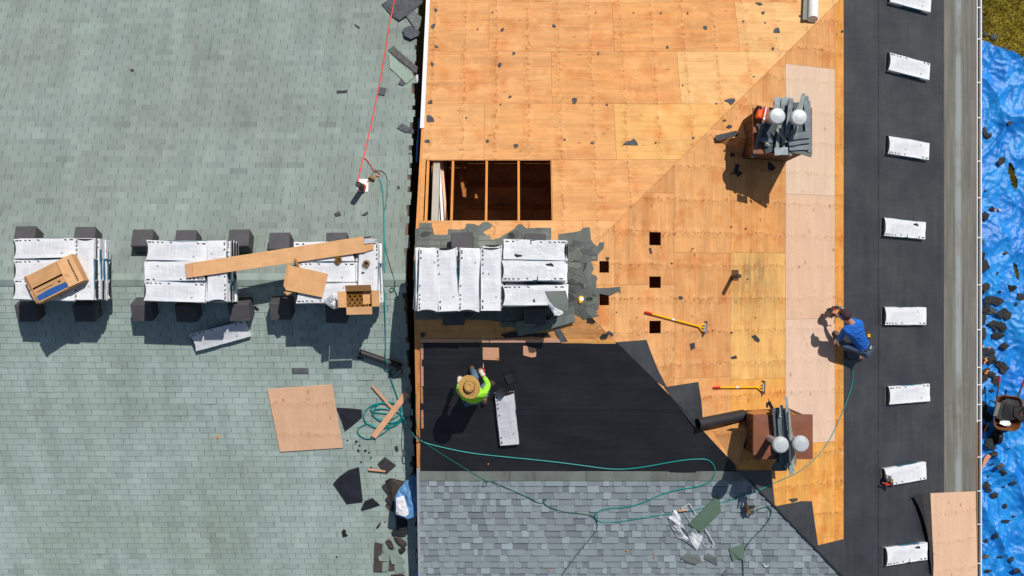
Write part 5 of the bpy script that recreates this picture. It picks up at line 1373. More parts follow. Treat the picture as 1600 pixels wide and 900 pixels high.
for px, py, lab, mt in ((526, 406.5, 'brass nail coil lying on the stack under the long cardboard edge', 0), (572.5, 411, 'brown nail coil standing on the bundle near the teal hose', 1)):
    p = atz(px, py, ZT+.05); M = Matrix.Translation((p.x, p.y, ZT+.012)) @ Matrix.Rotation(math.radians(50 if mt == 0 else 0), 4, 'Y')
    t = thing('nail_coil', lab, 'nail coil', M); coil_nails('nail_ring', t, 0, 0, 0, .058)
    m = MB(); m.lathe([(.03, .01), (.03, .06), (.02, .06), (.02, .01)], n=14); obj('coil_core', m, M_CHIM, t)
# measuring tape on the ridge patch
p = PE.hit(907, 467, .03); M = Matrix.Translation(p) @ PE.m.to_3x3().to_4x4() @ Matrix.Rotation(.4, 4, 'Z')
t = thing('tape_measure', 'round white and yellow tape measure lying on the old shingle patch', 'tape measure', M)
m = MB(); m.lathe([(.05, 0), (.056, .008), (.056, .032), (.048, .04), (.0005, .04)], n=18); m.box((-.035, -.035, .018), (.05, .05, .034)); obj('tape_body', m, M_YELLOW, t)
m = MB(); m.lathe([(.038, .039), (.036, .044), (.0005, .045)], n=18); obj('tape_disc', m, M_WHITE, t)

# ------------------------------------------------------------------ strips and tools on the chimneys
def strip(name, label, cat, a, b, w, z0, z1, mat, th=.008, col=(1, 1, 1), group=None, lying=True):
    """long flat piece from pixel a to pixel b, w metres wide, at heights z0 and z1"""
    p, q = atz(*a, z0), atz(*b, z1); d = (q-p); n_ = Vector((-d.y, d.x, 0)).normalized()*w/2
    m = MB(); up = Vector((0, 0, th)); k = 4; bot = []; rings = []
    for i in range(k+1):
        f = i/k; c = p+d*f+Vector((0, 0, .012*math.sin(f*3.14))); ww = n_*(1+.06*math.sin(i*2.1))
        rings.append([c-ww, c+ww, c+ww+up, c-ww+up])
    m.loft(rings); return world_obj(name, m, mat, label, cat, group, color=col)
z = C1[4]+.03; GS = 'shingle strips piled on the chainsaw chimney'
A = M_OLDDARK
L1 = [((1216,152),(1214,173),.115,.10,(1.75,1.8,1.78),'pale broad strip end above the left flue cap'),
 ((1231,152),(1228,165),.10,.12,(1.7,1.75,1.72),'pale strip end between the two flue caps'),
 ((1236,154),(1229,215),.065,.15,(1.15,1.2,1.25),'slate grey strip standing on edge between the flue caps'),
 ((1256,146),(1247,172),.05,.34,(1.55,1.6,1.4),'greenish strip pointing up beyond the right flue cap'),
 ((1253,160),(1241,212),.055,.26,(1.6,1.65,1.35),'greenish strip running below the right flue cap'),
 ((1263,158),(1265,238),.055,.05,(1.05,1.1,1.15),'long slate strip along the outer edge of the cover'),
 ((1218,196),(1214,232),.05,.12,(1.5,1.5,1.3),'narrow pale strip below the left flue cap'),
 ((1222,200),(1224,233),.045,.09,(1.35,1.4,1.4),'thin grey strip below the left flue cap, inner one'),
 ((1213,202),(1229,222),.03,.21,(1.7,1.6,1.2),'narrow yellowish strip lying slanted over the others'),
 ((1210,237),(1231,236),.11,.13,(1.9,1.95,1.95),'palest short strip at the lower edge of the pile'),
 ((1233,214),(1265,210),.10,.14,(1.0,1.05,1.1),'upper of the stacked slate shingles under the right cap'),
 ((1232,223),(1265,218),.10,.10,(.95,1.0,1.05),'middle of the stacked slate shingles under the right cap'),
 ((1233,230),(1264,229),.10,.06,(1.1,1.12,1.12),'lowest of the stacked slate shingles under the right cap'),
 ((1250,205),(1252,214),.06,.06,(.5,.5,.5),'dark short strip end under the right flue cap'),
 ((1236,200),(1238,212),.10,.03,(.45,.45,.48),'black strip half hidden between the flue caps'),
 ((1185,217),(1207,220),.07,.06,(.8,.85,.95),'grey blue strip in the shadow near the chainsaw'),
 ((1193,221),(1203,227),.03,.10,(1.7,1.6,1.2),'small yellowish strip tip in the shadow'),
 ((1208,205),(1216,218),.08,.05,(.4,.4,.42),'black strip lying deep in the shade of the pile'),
 ((1236,240),(1232,244),.05,.03,(1.3,1.35,1.2),'greenish strip end sticking out under the pale one')]
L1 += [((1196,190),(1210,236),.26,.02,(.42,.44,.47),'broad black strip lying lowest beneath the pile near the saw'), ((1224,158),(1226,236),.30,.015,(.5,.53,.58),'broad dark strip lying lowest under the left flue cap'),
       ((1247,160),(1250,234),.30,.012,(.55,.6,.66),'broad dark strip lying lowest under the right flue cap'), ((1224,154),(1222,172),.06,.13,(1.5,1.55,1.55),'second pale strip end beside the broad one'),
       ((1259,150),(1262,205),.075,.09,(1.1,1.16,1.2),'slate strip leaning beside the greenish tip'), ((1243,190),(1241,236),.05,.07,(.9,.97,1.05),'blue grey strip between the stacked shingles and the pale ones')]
for a, b, w, dz, col, lab in L1:
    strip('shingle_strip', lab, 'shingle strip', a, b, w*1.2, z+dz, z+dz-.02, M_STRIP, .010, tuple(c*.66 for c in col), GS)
strip('shingle_wedge', 'slate wedge of shingle at the lower corner of the upper chimney', 'shingle strip', (1234,234), (1268,243), .07, z+.03, z+.0, A, .01, (1.0,1.05,1.08), GS)
strip('metal_tube', 'grey blue metal bar hanging slanted off the upper chimney', 'metal bar', (1191,194), (1175,246), .055, z+.16, z-.15, M_GREY, .05, (1,1,1))
strip('felt_strip', 'pointed black felt strip lying on the upper plywood saddle', 'felt strip', (1118,216), (1152,208), .10, PE.hit(1118,216,.07).z, PE.hit(1150,208,.12).z+.05, M_BLACK, .008, (1.1,1.1,1.15))
# chainsaw-like orange saw
p = atz(1190, 178, z+.12); M = Matrix.Translation((p.x, p.y, z+.005)) @ Matrix.Rotation(math.radians(78), 4, 'Z')
t = thing('power_saw', 'orange power saw lying on the corner of the upper chimney', 'saw', M)
m = MB(); m.rbox((0, .03, .07), (.17, .10, .13), .022); obj('saw_body', m, M_ORANGE, t)
m = MB(); m.rbox((.03, -.055, .09), (.24, .05, .08), .015); obj('saw_guard', m, M_ORANGE, t)
m = MB(); m.box((.05, -.055, .133), (.17, .02, .004)); m.box((-.07, -.055, .133), (.05, .03, .004)); obj('silver_plate', m, M_METAL, t)
m = MB(); m.tube([(.07, .02, .10), (.12, .05, .15), (.12, .10, .13), (.05, .12, .09)], .014, 8); obj('handle', m, M_DARK, t)
m = MB(); m.rbox((.10, .05, .05), (.07, .09, .08), .015); obj('engine_cover', m, M_DARK, t)
m = MB(); m.tube([(-.08, .03, .09), (-.13, .02, .07)], .025, 10); obj('exhaust', m, M_DARK, t)
z = C2[4]+.03; GS = 'long strips leaning on the lower chimney'
L2 = [((1212,637),(1216,705),.10,.10,(.42,.45,.48),'black strip nearest the chimney middle'),
 ((1218,640),(1222,725),.07,.16,(.6,.66,.7),'dark blue strip second from the middle'),
 ((1221,633),(1219,652),.045,.22,(1.5,1.55,1.5),'pale strip end at the upper side of the chimney'),
 ((1226,640),(1230,732),.06,.20,(.5,.55,.58),'dark strip under the left flue cap of the lower chimney'),
 ((1228,620),(1230,644),.04,.36,(1.45,1.5,1.5),'pale long tip farthest up beyond the lower chimney'),
 ((1230,636),(1240,738),.03,.30,(1.6,1.65,1.45),'pale edge strip running the whole length over the cover'),
 ((1233,640),(1238,735),.022,.36,(1.45,1.45,1.3),'thin greenish strip parallel to the pale edge strip'),
 ((1236,668),(1243,728),.022,.32,(1.1,1.0,.85),'thin brown strip beside the right flue cap of the lower chimney'),
 ((1233,728),(1236,741),.05,.10,(1.5,1.55,1.5),'pale lower tip hanging beyond the chimney cover'),
 ((1221,705),(1226,735),.06,.06,(.45,.5,.55),'black strip end over the lower cover edge'),
 ((1240,700),(1243,724),.03,.10,(.6,.5,.45),'short dark strip beside the right flue cap foot')]
L2 += [((1216,638),(1221,722),.13,.04,(.34,.36,.4),'black strip added for the shade under the left flue cap of the lower chimney'), ((1226,640),(1231,728),.11,.05,(.38,.42,.46),'second black strip added for the shade low on the lower chimney')]  # broad black strips added to paint the large shadow across the cover
for a, b, w, dz, col, lab in L2: strip('shingle_strip', lab, 'shingle strip', a, b, w*1.25, z+dz, z+dz-.02, M_STRIP, .010, tuple(c*.7 for c in col), GS)
plate('tar_paper', 'grey square of tar paper under the strips at the lower cover edge', 'tar paper', [(1206,736),(1206,728),(1213,718),(1228,718),(1230,736)], PE.hit(1218, 728, .05).z+.35, .006, M_OLDDARK, (1.1,1.12,1.1))
plate('wood_plank', 'brown board lying along the upper side of the lower chimney', 'plank', [(1166,645),(1177,640.5),(1206,640.5),(1206,647),(1177,647.5)], z-.08, .02, M_WOOD, (.72,.62,.5))
plate('wood_plank', 'small board corner behind the strips on the lower chimney', 'plank', [(1236,647),(1234,643),(1246,648)], z-.08, .02, M_WOOD, (.72,.62,.5))
p = atz(1203, 633, C2[4]+.04); t = thing('caulk_gun', 'black caulking gun lying at the upper side of the lower chimney', 'caulking gun', Matrix.Translation((p.x, p.y, p.z)))
m = MB(); m.tube([(-.02, .06, 0), (.05, -.07, -.02)], .03, 10); obj('gun_body', m, M_DARK, t); m = MB(); m.tube([(-.02, .06, 0), (-.035, .12, 0)], .008, 6); obj('gun_tip', m, M_DARK, t)
m = MB(); m.box((-.05, .0, 0), (.04, .09, .02)); obj('handle', m, M_DARK, t)
# ------------------------------------------------------------------ tools on the deck
def scraper(lab, tail, head, P, hz=.05):
    a, b = P.hit(*tail, hz), P.hit(*head, hz); d = (b-a).normalized()
    M = frame(a, d, P.n); L = (b-a).length
    t = thing('roof_scraper', lab, 'roof scraper', M)
    m = MB(); m.tube([(.13, 0, 0), (L*.6, 0, .0), (L-.16, 0, 0)], .0175, 10); obj('handle', m, M_YELLOW, t)
    m = MB(); m.tube([(-.02, 0, 0), (0, 0, 0), (.12, 0, 0), (.13, 0, 0)], [.016, .021, .021, .018], 10); obj('grip', m, M_REDP, t)
    m = MB(); m.tube([(L*.42, 0, 0), (L*.42+.07, 0, 0)], .0185, 10); obj('label_sleeve', m, M_WHITE, t)
    m = MB()
    for s in (-1, 1): m.tube([(L-.17, 0, 0), (L-.03, .085*s, .0)], .014, 8)
    m.tube([(L-.18, 0, 0), (L-.03, 0, .0)], .016, 8); obj('fork', m, M_YELLOW, t)
    m = MB(); m.shell([(L-.04, -.13, -.045), (L+.02, -.12, -.05), (L+.02, .12, -.05), (L-.04, .13, -.045)], [(L-.045, -.13, .07), (L-.03, -.12, .075), (L-.03, .12, .075), (L-.045, .13, .07)]); obj('blade', m, M_GREY, t)
    m = MB(); m.box((L-.05, 0, .02), (.025, .15, .06)); obj('blade_socket', m, M_METAL, t)
    return t
scraper('yellow roof scraper with a red grip lying among the square holes', (1009, 488), (1103, 513), PE)
scraper('yellow roof scraper with a red grip lying above the lower chimney', (1116, 605.5), (1194, 605), PE)
def nailer(lab, M, col=M_REDP, body=M_DARK):
    t = thing('nail_gun', lab, 'nail gun', M)
    m = MB(); m.tube([(0, 0, .07), (0, .10, .07), (0, .14, .07)], [.034, .040, .028], 12); obj('gun_body', m, body, t)
    m = MB(); m.tube([(0, -.08, .07), (0, 0, .07)], [.014, .022], 10); obj('gun_nose', m, M_METAL, t)
    m = MB(); m.tube([(.03, .10, .07), (.10, .09, .06), (.15, .085, .055)], [.019, .017, .020], 10); obj('handle', m, col, t)
    m = MB(); m.lathe([(.05, 0), (.055, .01), (.055, .055), (.045, .062)], (.075, -.01, .03), 16); obj('nail_canister', m, M_GREY, t)
    m = MB(); m.box((.02, .02, .10), (.04, .07, .02)); obj('cap_plate', m, M_GOLD, t)
    m = MB(); m.tube([(.15, .085, .055), (.18, .08, .05)], .009, 8); obj('hose_fitting', m, M_GOLD, t)
    return t
def slopeM(P, px, py, h, ang): return Matrix.Translation(P.hit(px, py, h)) @ P.m.to_3x3().to_4x4() @ Matrix.Rotation(math.radians(ang), 4, 'Z')
nailer('red and grey nail gun resting on the end of the shingle bundle', slopeM(PE, 1388, 748, .11, 170) @ Matrix.Diagonal((1.15, 1.15, 1.15, 1)))
nailer('dark red nail gun lying on the new blue grey shingles', slopeM(PS, 1166, 796, .025, 10) @ Matrix.Diagonal((1.1, 1.1, 1.1, 1)), M_DARK, M_CHIM)
# crumpled wrapper and strips on the new shingles
crumple('plastic_wrapper', 'crumpled white bundle wrapper lying on the new blue grey shingles', 'wrapper', [(1044,808),(1050,806),(1052,797),(1056,797),(1062,806),(1061,813),(1069,826),(1072,831),(1080,830),(1090,834),(1098,837),(1096,846),(1089,860),(1086,858),(1074,848),(1057,839),(1050,826)], PS, M_WRAP[1], .03, .13, 21)
scrap('green_strip', 'long dark green strip lying aslant on the new shingles', 'shingle strip', [(1076,818.5),(1123,771.5),(1126,792),(1126.5,800),(1095,831.5)], PS, M_OLD, .035, .008, None, .02, (.45,.58,.46))
scrap('green_strip', 'small dark green strip under the short green hose', 'shingle strip', [(1139,857),(1163.5,850),(1160,875),(1157,873),(1152,874),(1145,877)], PS, M_OLD, .028, .008, None, .025, (.48,.6,.5))
m = MB()
fr = [(1065,795),(1075,787.5),(1078,788),(1087,803)]
m.tube([PS.hit(x, y, .05) for x, y in fr], .007, 6); m.tube([PS.hit(x, y, .03) for x, y in ((1068,799),(1102,855))], .005, 6)
m.tube([PS.hit(x, y, .05) for x, y in ((1102,827),(1115,848.5),(1113,855))], .009, 6); m.tube([PS.hit(x, y, .03) for x, y in ((1103,855),(1113,852))], .004, 6)
world_obj('wire_frame', m, M_WHITE, 'bent thin white wire frame lying under the white wrapper and the green strip', 'wire frame')
board('wood_stick', 'short pale stick lying along the teal hose by the white wrapper', 'stick', [(1060,797),(1075,795.3),(1075,797.3),(1060,799)], PS, M_PINK, .06, .012, (1,.92,.85))
for lab, px in (('grey torn shingle sheet lying on the new shingles at the image bottom', [(1064,872),(1072,865),(1092,867),(1096,876),(1088,882),(1074,880)]), ('smaller grey torn shingle sheet right of the other one', [(1099,872),(1106,864),(1112,866),(1120,871),(1121,884)]), ('dark grey torn corner on the new shingles at the lower image edge', [(1126,902),(1136,889),(1137,904)])):
    scrap('torn_shingle', lab, 'torn shingle', px, PS, M_OLDDARK, .026, .006, None, .03, (1.2,1.28,1.3))
scrap('torn_shingle', 'curled dark and white shingle tip on the new shingles near the hip', 'torn shingle', [(1190,879),(1197,884),(1204,880),(1199,886),(1195,886)], PS, M_WRAP[0], .03, .005, None, .03)
for x, y in ((1023, 871), (1033, 800), (980, 860), (858, 891), (763, 725)):
    scrap('wood_chip', 'tiny orange wood chip lying on the new shingles or the felt', 'wood chip', blob(x, y, 1.7, 4, 1.6), PS, M_WOOD, .03, .006, 'tiny wood chips', .005, (1.2, .9, .7))

# ------------------------------------------------------------------ wheelbarrow on the tarp
c = atz(1574, 645, .55); M = Matrix.Translation((c.x, c.y, 0)) @ Matrix.Rotation(math.radians(-6), 4, 'Z')
t = thing('wheelbarrow', 'rusty wheelbarrow with red grips standing on the blue tarp full of torn shingles', 'wheelbarrow', M)
def rr_ring(w, l, r, z, n=5, oy=0):
    out = []
    for cx, cy, a0 in ((w/2-r, l/2-r, 0), (-w/2+r, l/2-r, 90), (-w/2+r, -l/2+r, 180), (w/2-r, -l/2+r, 270)):
        for k in range(n): a = math.radians(a0+90*k/(n-1)); out.append(Vector((cx+r*math.cos(a), cy+r*math.sin(a)+oy, z)))
    return out
m = MB(); m.loft([rr_ring(.38, .42, .12, .30), rr_ring(.62, .80, .17, .58), rr_ring(.66, .84, .18, .585), rr_ring(.66, .84, .18, .60), rr_ring(.61, .79, .16, .60), rr_ring(.36, .40, .11, .32)]); obj('tray', m, M_RUST, t)
m = MB(); m.lathe([(.10, -.04), (.19, -.045), (.20, 0), (.19, .045), (.10, .04)], n=22, M=Matrix.Translation((0, -.62, .20)) @ Matrix.Rotation(math.pi/2, 4, 'Y')); obj('wheel', m, M_DARK, t)
for s in (-1, 1):
    m = MB(); m.tube([(.05*s, -.66, .22), (.12*s, -.3, .29), (.24*s, .3, .45), (.29*s, .78, .58)], .02, 8); hd = obj('handle', m, M_CHIM, t)
    m = MB(); m.tube([(.285*s, .70, .562), (.295*s, .83, .592)], .028, 8); obj('grip', m, M_REDP, hd)
    m = MB(); m.tube([(.2*s, .18, .40), (.22*s, .24, .02), (.22*s, .34, .02)], .016, 8); obj('leg', m, M_CHIM, t)
LD = [((-.02, .1), .26, .24, (.5, .47, .4), 'dark torn shingles filling the wheelbarrow'), ((-.12, -.08), .18, .12, (.42, .42, .40), 'black shingle lying across the wheelbarrow load'), ((.05, .22), .2, .14, (.35, .34, .32), 'black felt wad at the handle end of the wheelbarrow')]
for (x, y), a, b, col, lab in LD:
    m = MB(); P = [M @ Vector((x+a*math.cos(k*.785)*R(.8, 1.1), y+b*math.sin(k*.785)*R(.8, 1.1), .56+R(0, .05))) for k in range(8)]
    m.shell([p-Vector((0, 0, .08)) for p in P], P); world_obj('torn_shingle', m, M_SCRAP, lab, 'torn shingle', color=col)
m = MB(); P = [M @ Vector((-.05+.15*math.cos(k*.9)*R(.7, 1.1), -.24+.07*math.sin(k*.9), .62+R(0, .03))) for k in range(7)]; m.shell([p-Vector((0, 0, .02)) for p in P], P); world_obj('paper_scrap', m, M_WHITE, 'white paper scrap lying in the wheelbarrow tray', 'paper')
m = MB(); P = [M @ Vector(q) for q in ((-.36, -.10, .62), (-.28, -.10, .64), (-.22, .22, .64), (-.30, .24, .62))]; m.shell([p-Vector((0, 0, .01)) for p in P], P); world_obj('shingle_strip', m, M_OLDDARK, 'grey green shingle strip leaning over the wheelbarrow rim', 'shingle strip', color=(1.2, 1.25, 1.1))

m = MB(); P = [M @ Vector(q) for q in ((.10, .16, .63), (.34, .20, .64), (.52, .05, .50), (.50, -.20, .48), (.33, -.18, .63), (.12, -.05, .64))]; m.shell([p-Vector((0, 0, .012)) for p in P[::-1]], P[::-1]); world_obj('felt_sheet', m, M_BLACK, 'black felt sheet hanging over the far rim of the wheelbarrow', 'felt', color=(.4, .4, .42))
m = MB(); P = [M @ Vector((.05+.24*math.cos(k*.785)*R(.8, 1.1), .06+.26*math.sin(k*.785)*R(.8, 1.1), .585+R(0, .03))) for k in range(8)]; m.shell([p-Vector((0, 0, .06)) for p in P], P); world_obj('felt_wad', m, M_BLACK, 'black felt wad filling the handle end of the wheelbarrow', 'felt', color=(.4, .4, .4))
# ------------------------------------------------------------------ debris on the tarp and in the grass
TD = [((1547,468),9,5,'B'),((1558,471),9,5,'B'),((1541,481),7,6,'C'),((1547,487),7,5,'O'),((1566,489),8,6,'B'),((1575,493),7,5,'B'),((1536,496),5,9,'B'),((1556,508),9,8,'B'),((1566,511),7,6,'B'),((1570,540),8,7,'Q'),((1560,526),8,6,'B'),((1537,520),5,9,'C'),((1533,540),3,7,'C'),((1543,548),9,6,'B'),((1536,561),5,7,'C'),((1552,562),8,7,'B'),((1563,570),7,6,'B'),((1569,575),6,7,'B'),((1541,580),8,6,'C'),((1537,592),6,6,'B'),((1558,595),7,6,'B'),((1550,585),5,5,'B'),((1549,610),5,4,'B'),((1535,612),4,5,'B'),((1536,640),6,12,'K'),((1543,652),7,8,'K'),((1540,668),7,7,'K'),((1549,687),7,8,'B'),((1553,683),3,7,'O'),((1560,683),3,4,'B'),
      ((1548,695),9,8,'B'),((1554,708),7,6,'B'),((1551,725),2.6,2.2,'B'),((1563,728),6,5,'O'),((1568,738),6,5,'B'),((1544,744),1.6,3,'B'),((1541,758),7,6,'B'),((1546,766),6,4,'B'),((1553,774),6,5,'B'),((1584,754),4,4,'B'),((1569,760),1.6,2.4,'B'),((1570,791),5,4,'B'),((1573,815),7,3,'B'),((1583,807),3,2,'B'),((1557,837),6,5,'B'),((1541,845),4,3,'B'),((1540,869),6,5,'O'),((1564,870),5,2,'B'),((1580,873),5,5,'B'),((1591,892),7,4,'B'),((1544,892),8,4,'B'),((1577,700),2,1,'B'),
      ((1539,337),6,11,'Q'),((1550,327),4.5,3.6,'K'),((1566,250),8,8,'C'),((1578,192),4.5,3,'G'),((1540,204),4,10,'G'),((1543,212),6,5,'B'),((1571,395),5,2.5,'G'),((1559,427),3,2.4,'G'),((1536,400),5,7,'B'),((1540,416),6,9,'B'),((1541,448),8,8,'C'),((1582,450),6,7,'K'),((1562,456),3,2,'B'),((1535,457),5,4,'B'),((1540,298),2,2,'G'),((1534,378),3,4,'G'),((1596,463),7,5,'B'),((1533,226),2.5,5,'B'),((1588,475),3,2,'B')]
CC = {'B': ((.5, .5, .52), 'dark'), 'C': ((.62, .6, .56), 'grey brown'), 'O': ((1.05, 1.1, .88), 'olive green'), 'Q': ((.42, .42, .43), 'black'), 'K': ((.32, .3, .28), 'black'), 'G': ((.95, .97, 1.0), 'grey')}
def near(x, y):
    if y < 240: return 'near the grassy corner'
    if y < 360: return 'below the grassy hole'
    if y < 480: return 'above the heap'
    if y < 600: return 'above the wheelbarrow'
    if y < 700: return 'beside the wheelbarrow'
    if y < 780: return 'near the wood block'
    return 'near the lower corner'
for (x, y), a, b, k in TD:
    if 460 < y < 610: a, b = a*1.25, b*1.2
    n = 4 if k == 'Q' else random.randint(6, 9); a0 = R(0, 6.28)
    px = [(x+a*math.cos(a0+6.283*i/n)*R(.5, 1.35), y+b*math.sin(a0+6.283*i/n)*R(.5, 1.35)) for i in range(n)]
    col, nm = CC[k]; ln = near(x, y); size = ('small' if max(a, b) < 5 else 'large')+(' wide' if a/b > 1.35 else ' narrow' if a/b < .75 else '')
    zc_ = tarp_z(*atz(x, y, .1).xy); zs = [tarp_z(*atz(qx, qy, .1).xy) for qx, qy in px]
    P = [atz(qx, qy, max(zs[i], zc_)+.012+R(0, .035)) for i, (qx, qy) in enumerate(px)]
    ar = sum(P[i].x*P[(i+1) % n].y-P[(i+1) % n].x*P[i].y for i in range(n))
    if ar < 0: P = P[::-1]
    c0 = sum(P, Vector())/n+Vector((0, 0, R(-.01, .03))); m = MB(); m.v = [tuple(p+Vector((0, 0, .008))) for p in P]+[tuple(c0+Vector((0, 0, .01)))]+[tuple(p) for p in P]
    for i in range(n):
        j = (i+1) % n; m.f += [(i, j, n), (n+1+i, n+1+j, j, i)]; m.t += [0, 0]; m.mi += [0, 0]
    world_obj('shingle_scrap', m, M_SCRAP, '%s %s shingle scrap on the blue tarp %s' % (size, nm, ln), 'shingle scrap', 'shingle scraps on the blue tarp '+ln, color=tuple(c*(.62 if k != 'O' else .8) for c in col))
same = {}
for o in COL.objects:
    if o.get('group', '').startswith('shingle scraps on the blue tarp'): same.setdefault(o['label'], []).append(o)
ORDS = ['topmost', 'second', 'third', 'fourth', 'fifth', 'sixth', 'seventh', 'eighth', 'ninth', 'tenth', 'eleventh', 'twelfth', 'thirteenth']
for lab, os_ in same.items():
    if len(os_) > 1:
        for i, o in enumerate(sorted(os_, key=lambda q: -q.location.y)): o['label'] = lab+(', '+ORDS[min(i, 12)]+(' from top' if i else ''))
for x, y, lab in ((1555, 327.5, 'pinkish wood chip beside a black scrap on the tarp'), (1562, 328, 'second pinkish wood chip on the tarp, farther from the gutter')):
    scrap('wood_chip', lab, 'wood chip', blob(x, y, 2.6), 'T', M_PINK, .03, .01, None, .01, (1, .85, .8))
for x, y in ((1536, 541), (1541, 562), (1539, 566), (1543, 580), (1540, 583), (1546, 543)):
    scrap('wood_chip', 'tiny orange splinter among the dark scraps on the tarp', 'wood chip', blob(x, y, 1.9, 4, 2.0), 'T', M_WOOD, .07, .008, 'orange splinters on the tarp', .01, (1.4, 1.0, .6))
scrap('wood_stick', 'thin pale stick lying beside the wheelbarrow on the tarp', 'stick', [(1537,673),(1543,660),(1545,661),(1539,675)], 'T', M_WOOD, .05, .015, None, 0, (.8, .8, .6))
def rock(px, py, r, lab):
    c = atz(px, py, .05); m = MB(); n = 9; rings = []
    for f, z in ((.75, -.03), (1, .03), (.85, .09), (.45, .13)):
        rings.append([Vector((c.x+r*f*math.cos(6.283*k/n)*R(.85, 1.12), c.y+r*.85*f*math.sin(6.283*k/n)*R(.85, 1.12), max(0, z*r*5))) for k in range(n)])
    m.loft(rings); world_obj('felt_lump', m, M_SCRAP, lab, 'felt scrap', color=(.85, .9, .95))
rock(1541, 53, .08, 'rounded grey felt lump on the grass closest to the gutter'); rock(1554, 58, .11, 'larger dark grey felt lump on the grass beside the tarp edge')
rock(1538, 28, .045, 'small grey felt lump on the grass high by the gutter'); rock(1572, 76, .07, 'grey felt lump lying on the tarp edge'); rock(1539, 41, .04, 'tiny grey felt lump on the grass above the rounded one')
rock(1587, 82, .04, 'grey felt crumb farthest along the tarp edge')

M_JEAN2 = cloth_mat('dark_blue_jeans', srgb(70, 88, 112))
# ------------------------------------------------------------------ people
def skin_mesh(name, verts, edges, radii, mat, parent, root=0, sub=2):
    me = bpy.data.meshes.new(name); me.from_pydata([tuple(v) for v in verts], edges, []); me.materials.append(mat)
    o = bpy.data.objects.new(name, me); COL.objects.link(o); o.parent = parent
    md = o.modifiers.new('skin', 'SKIN'); md.use_smooth_shade = True; md.use_x_symmetry = False
    if not me.skin_vertices: me.attributes
    sv = me.skin_vertices[0].data
    for i, r in enumerate(radii):
        sv[i].radius = r if isinstance(r, tuple) else (r, r); sv[i].use_root = (i == root)
    s = o.modifiers.new('subdivision', 'SUBSURF'); s.levels = sub; s.render_levels = sub
    return o
class Sk:
    def __init__(s): s.v = []; s.e = []; s.r = []
    def add(s, p, r, par=None):
        s.v.append(Vector(p)); s.r.append(r); i = len(s.v)-1
        if par is not None: s.e.append((par, i))
        return i
    def chain(s, pts, par=None):
        for p, r in pts: par = s.add(p, r, par)
        return par
def hand(sk, wrist, i_w, direction, up, scale=1.0):
    d = Vector(direction).normalized(); u = Vector(up); u = (u-d*u.dot(d)).normalized(); sd = d.cross(u)
    palm = sk.add(wrist+d*.05*scale, (.032*scale, .017*scale), i_w)
    kn = sk.add(wrist+d*.085*scale, (.034*scale, .014*scale), palm)
    for k, (off, L) in enumerate(((-.030, .062), (-.010, .072), (.010, .068), (.029, .054))):
        b = sk.add(wrist+d*.10*scale+sd*off*scale, .0095*scale, kn)
        a = sk.add(wrist+d*(.10+L*.5)*scale+sd*off*1.15*scale-u*.012*scale, .0085*scale, b)
        sk.add(wrist+d*(.10+L*.8)*scale+sd*off*1.15*scale-u*.040*scale, .0075*scale, a)
    a = sk.add(wrist+d*.05*scale+sd*.045*scale-u*.008*scale, .0105*scale, palm); sk.add(wrist+d*.085*scale+sd*.060*scale-u*.025*scale, .009*scale, a)
def head_mesh(c, fwd, up, skin, parent, s=1.0):
    """head with brow, nose, mouth, chin, eyes and ears"""
    f = Vector(fwd).normalized(); u = Vector(up); u = (u-f*u.dot(f)).normalized(); r = f.cross(u)
    m = MB(); rings = []; n = 20
    prof = [(-.118, .030, .035, .045), (-.105, .047, .058, .040), (-.075, .060, .074, .026), (-.045, .068, .080, .014), (-.01, .074, .086, .004), (.03, .076, .090, -.002), (.065, .070, .084, -.006), (.095, .050, .062, -.008), (.112, .020, .026, -.008)]
    for z, a, b, off in prof:
        ring = []
        for k in range(n):
            t = 6.2832*k/n; x, y = a*math.cos(t), b*math.sin(t)+off
            fr = max(0, math.sin(t))
            if abs(math.cos(t)) < .2 and fr > .9:
                if abs(z+.045) < .02: y += .018
                if abs(z+.01) < .02: y += .010
                if abs(z+.075) < .01: y += .004
            elif fr > .75 and abs(z+.01) < .02: y -= .007
            ring.append(c+(r*x+f*y+u*z)*s)
        rings.append(ring)
    m.loft(rings)
    o = obj('head', m, skin, parent, parent.matrix_world.inverted(), smooth=True)
    for sd in (-1, 1):
        e = MB(); e.lathe([(.004, -.004), (.011, 0), (.004, .004)], n=8, M=Matrix.Translation(c+(r*.032*sd+f*.080+u*.002)*s) @ f.to_track_quat('Z', 'Y').to_matrix().to_4x4()); obj('eye', e, M_DARK, o)
        e = MB(); q = c+(r*.078*sd-f*.005-u*.02)*s; e.tube([q-u*.03*s, q-u*.01*s+r*.010*sd, q+u*.022*s+r*.012*sd, q+u*.034*s], [.006, .013, .016, .007], 8); obj('ear', e, skin, o)
    return o
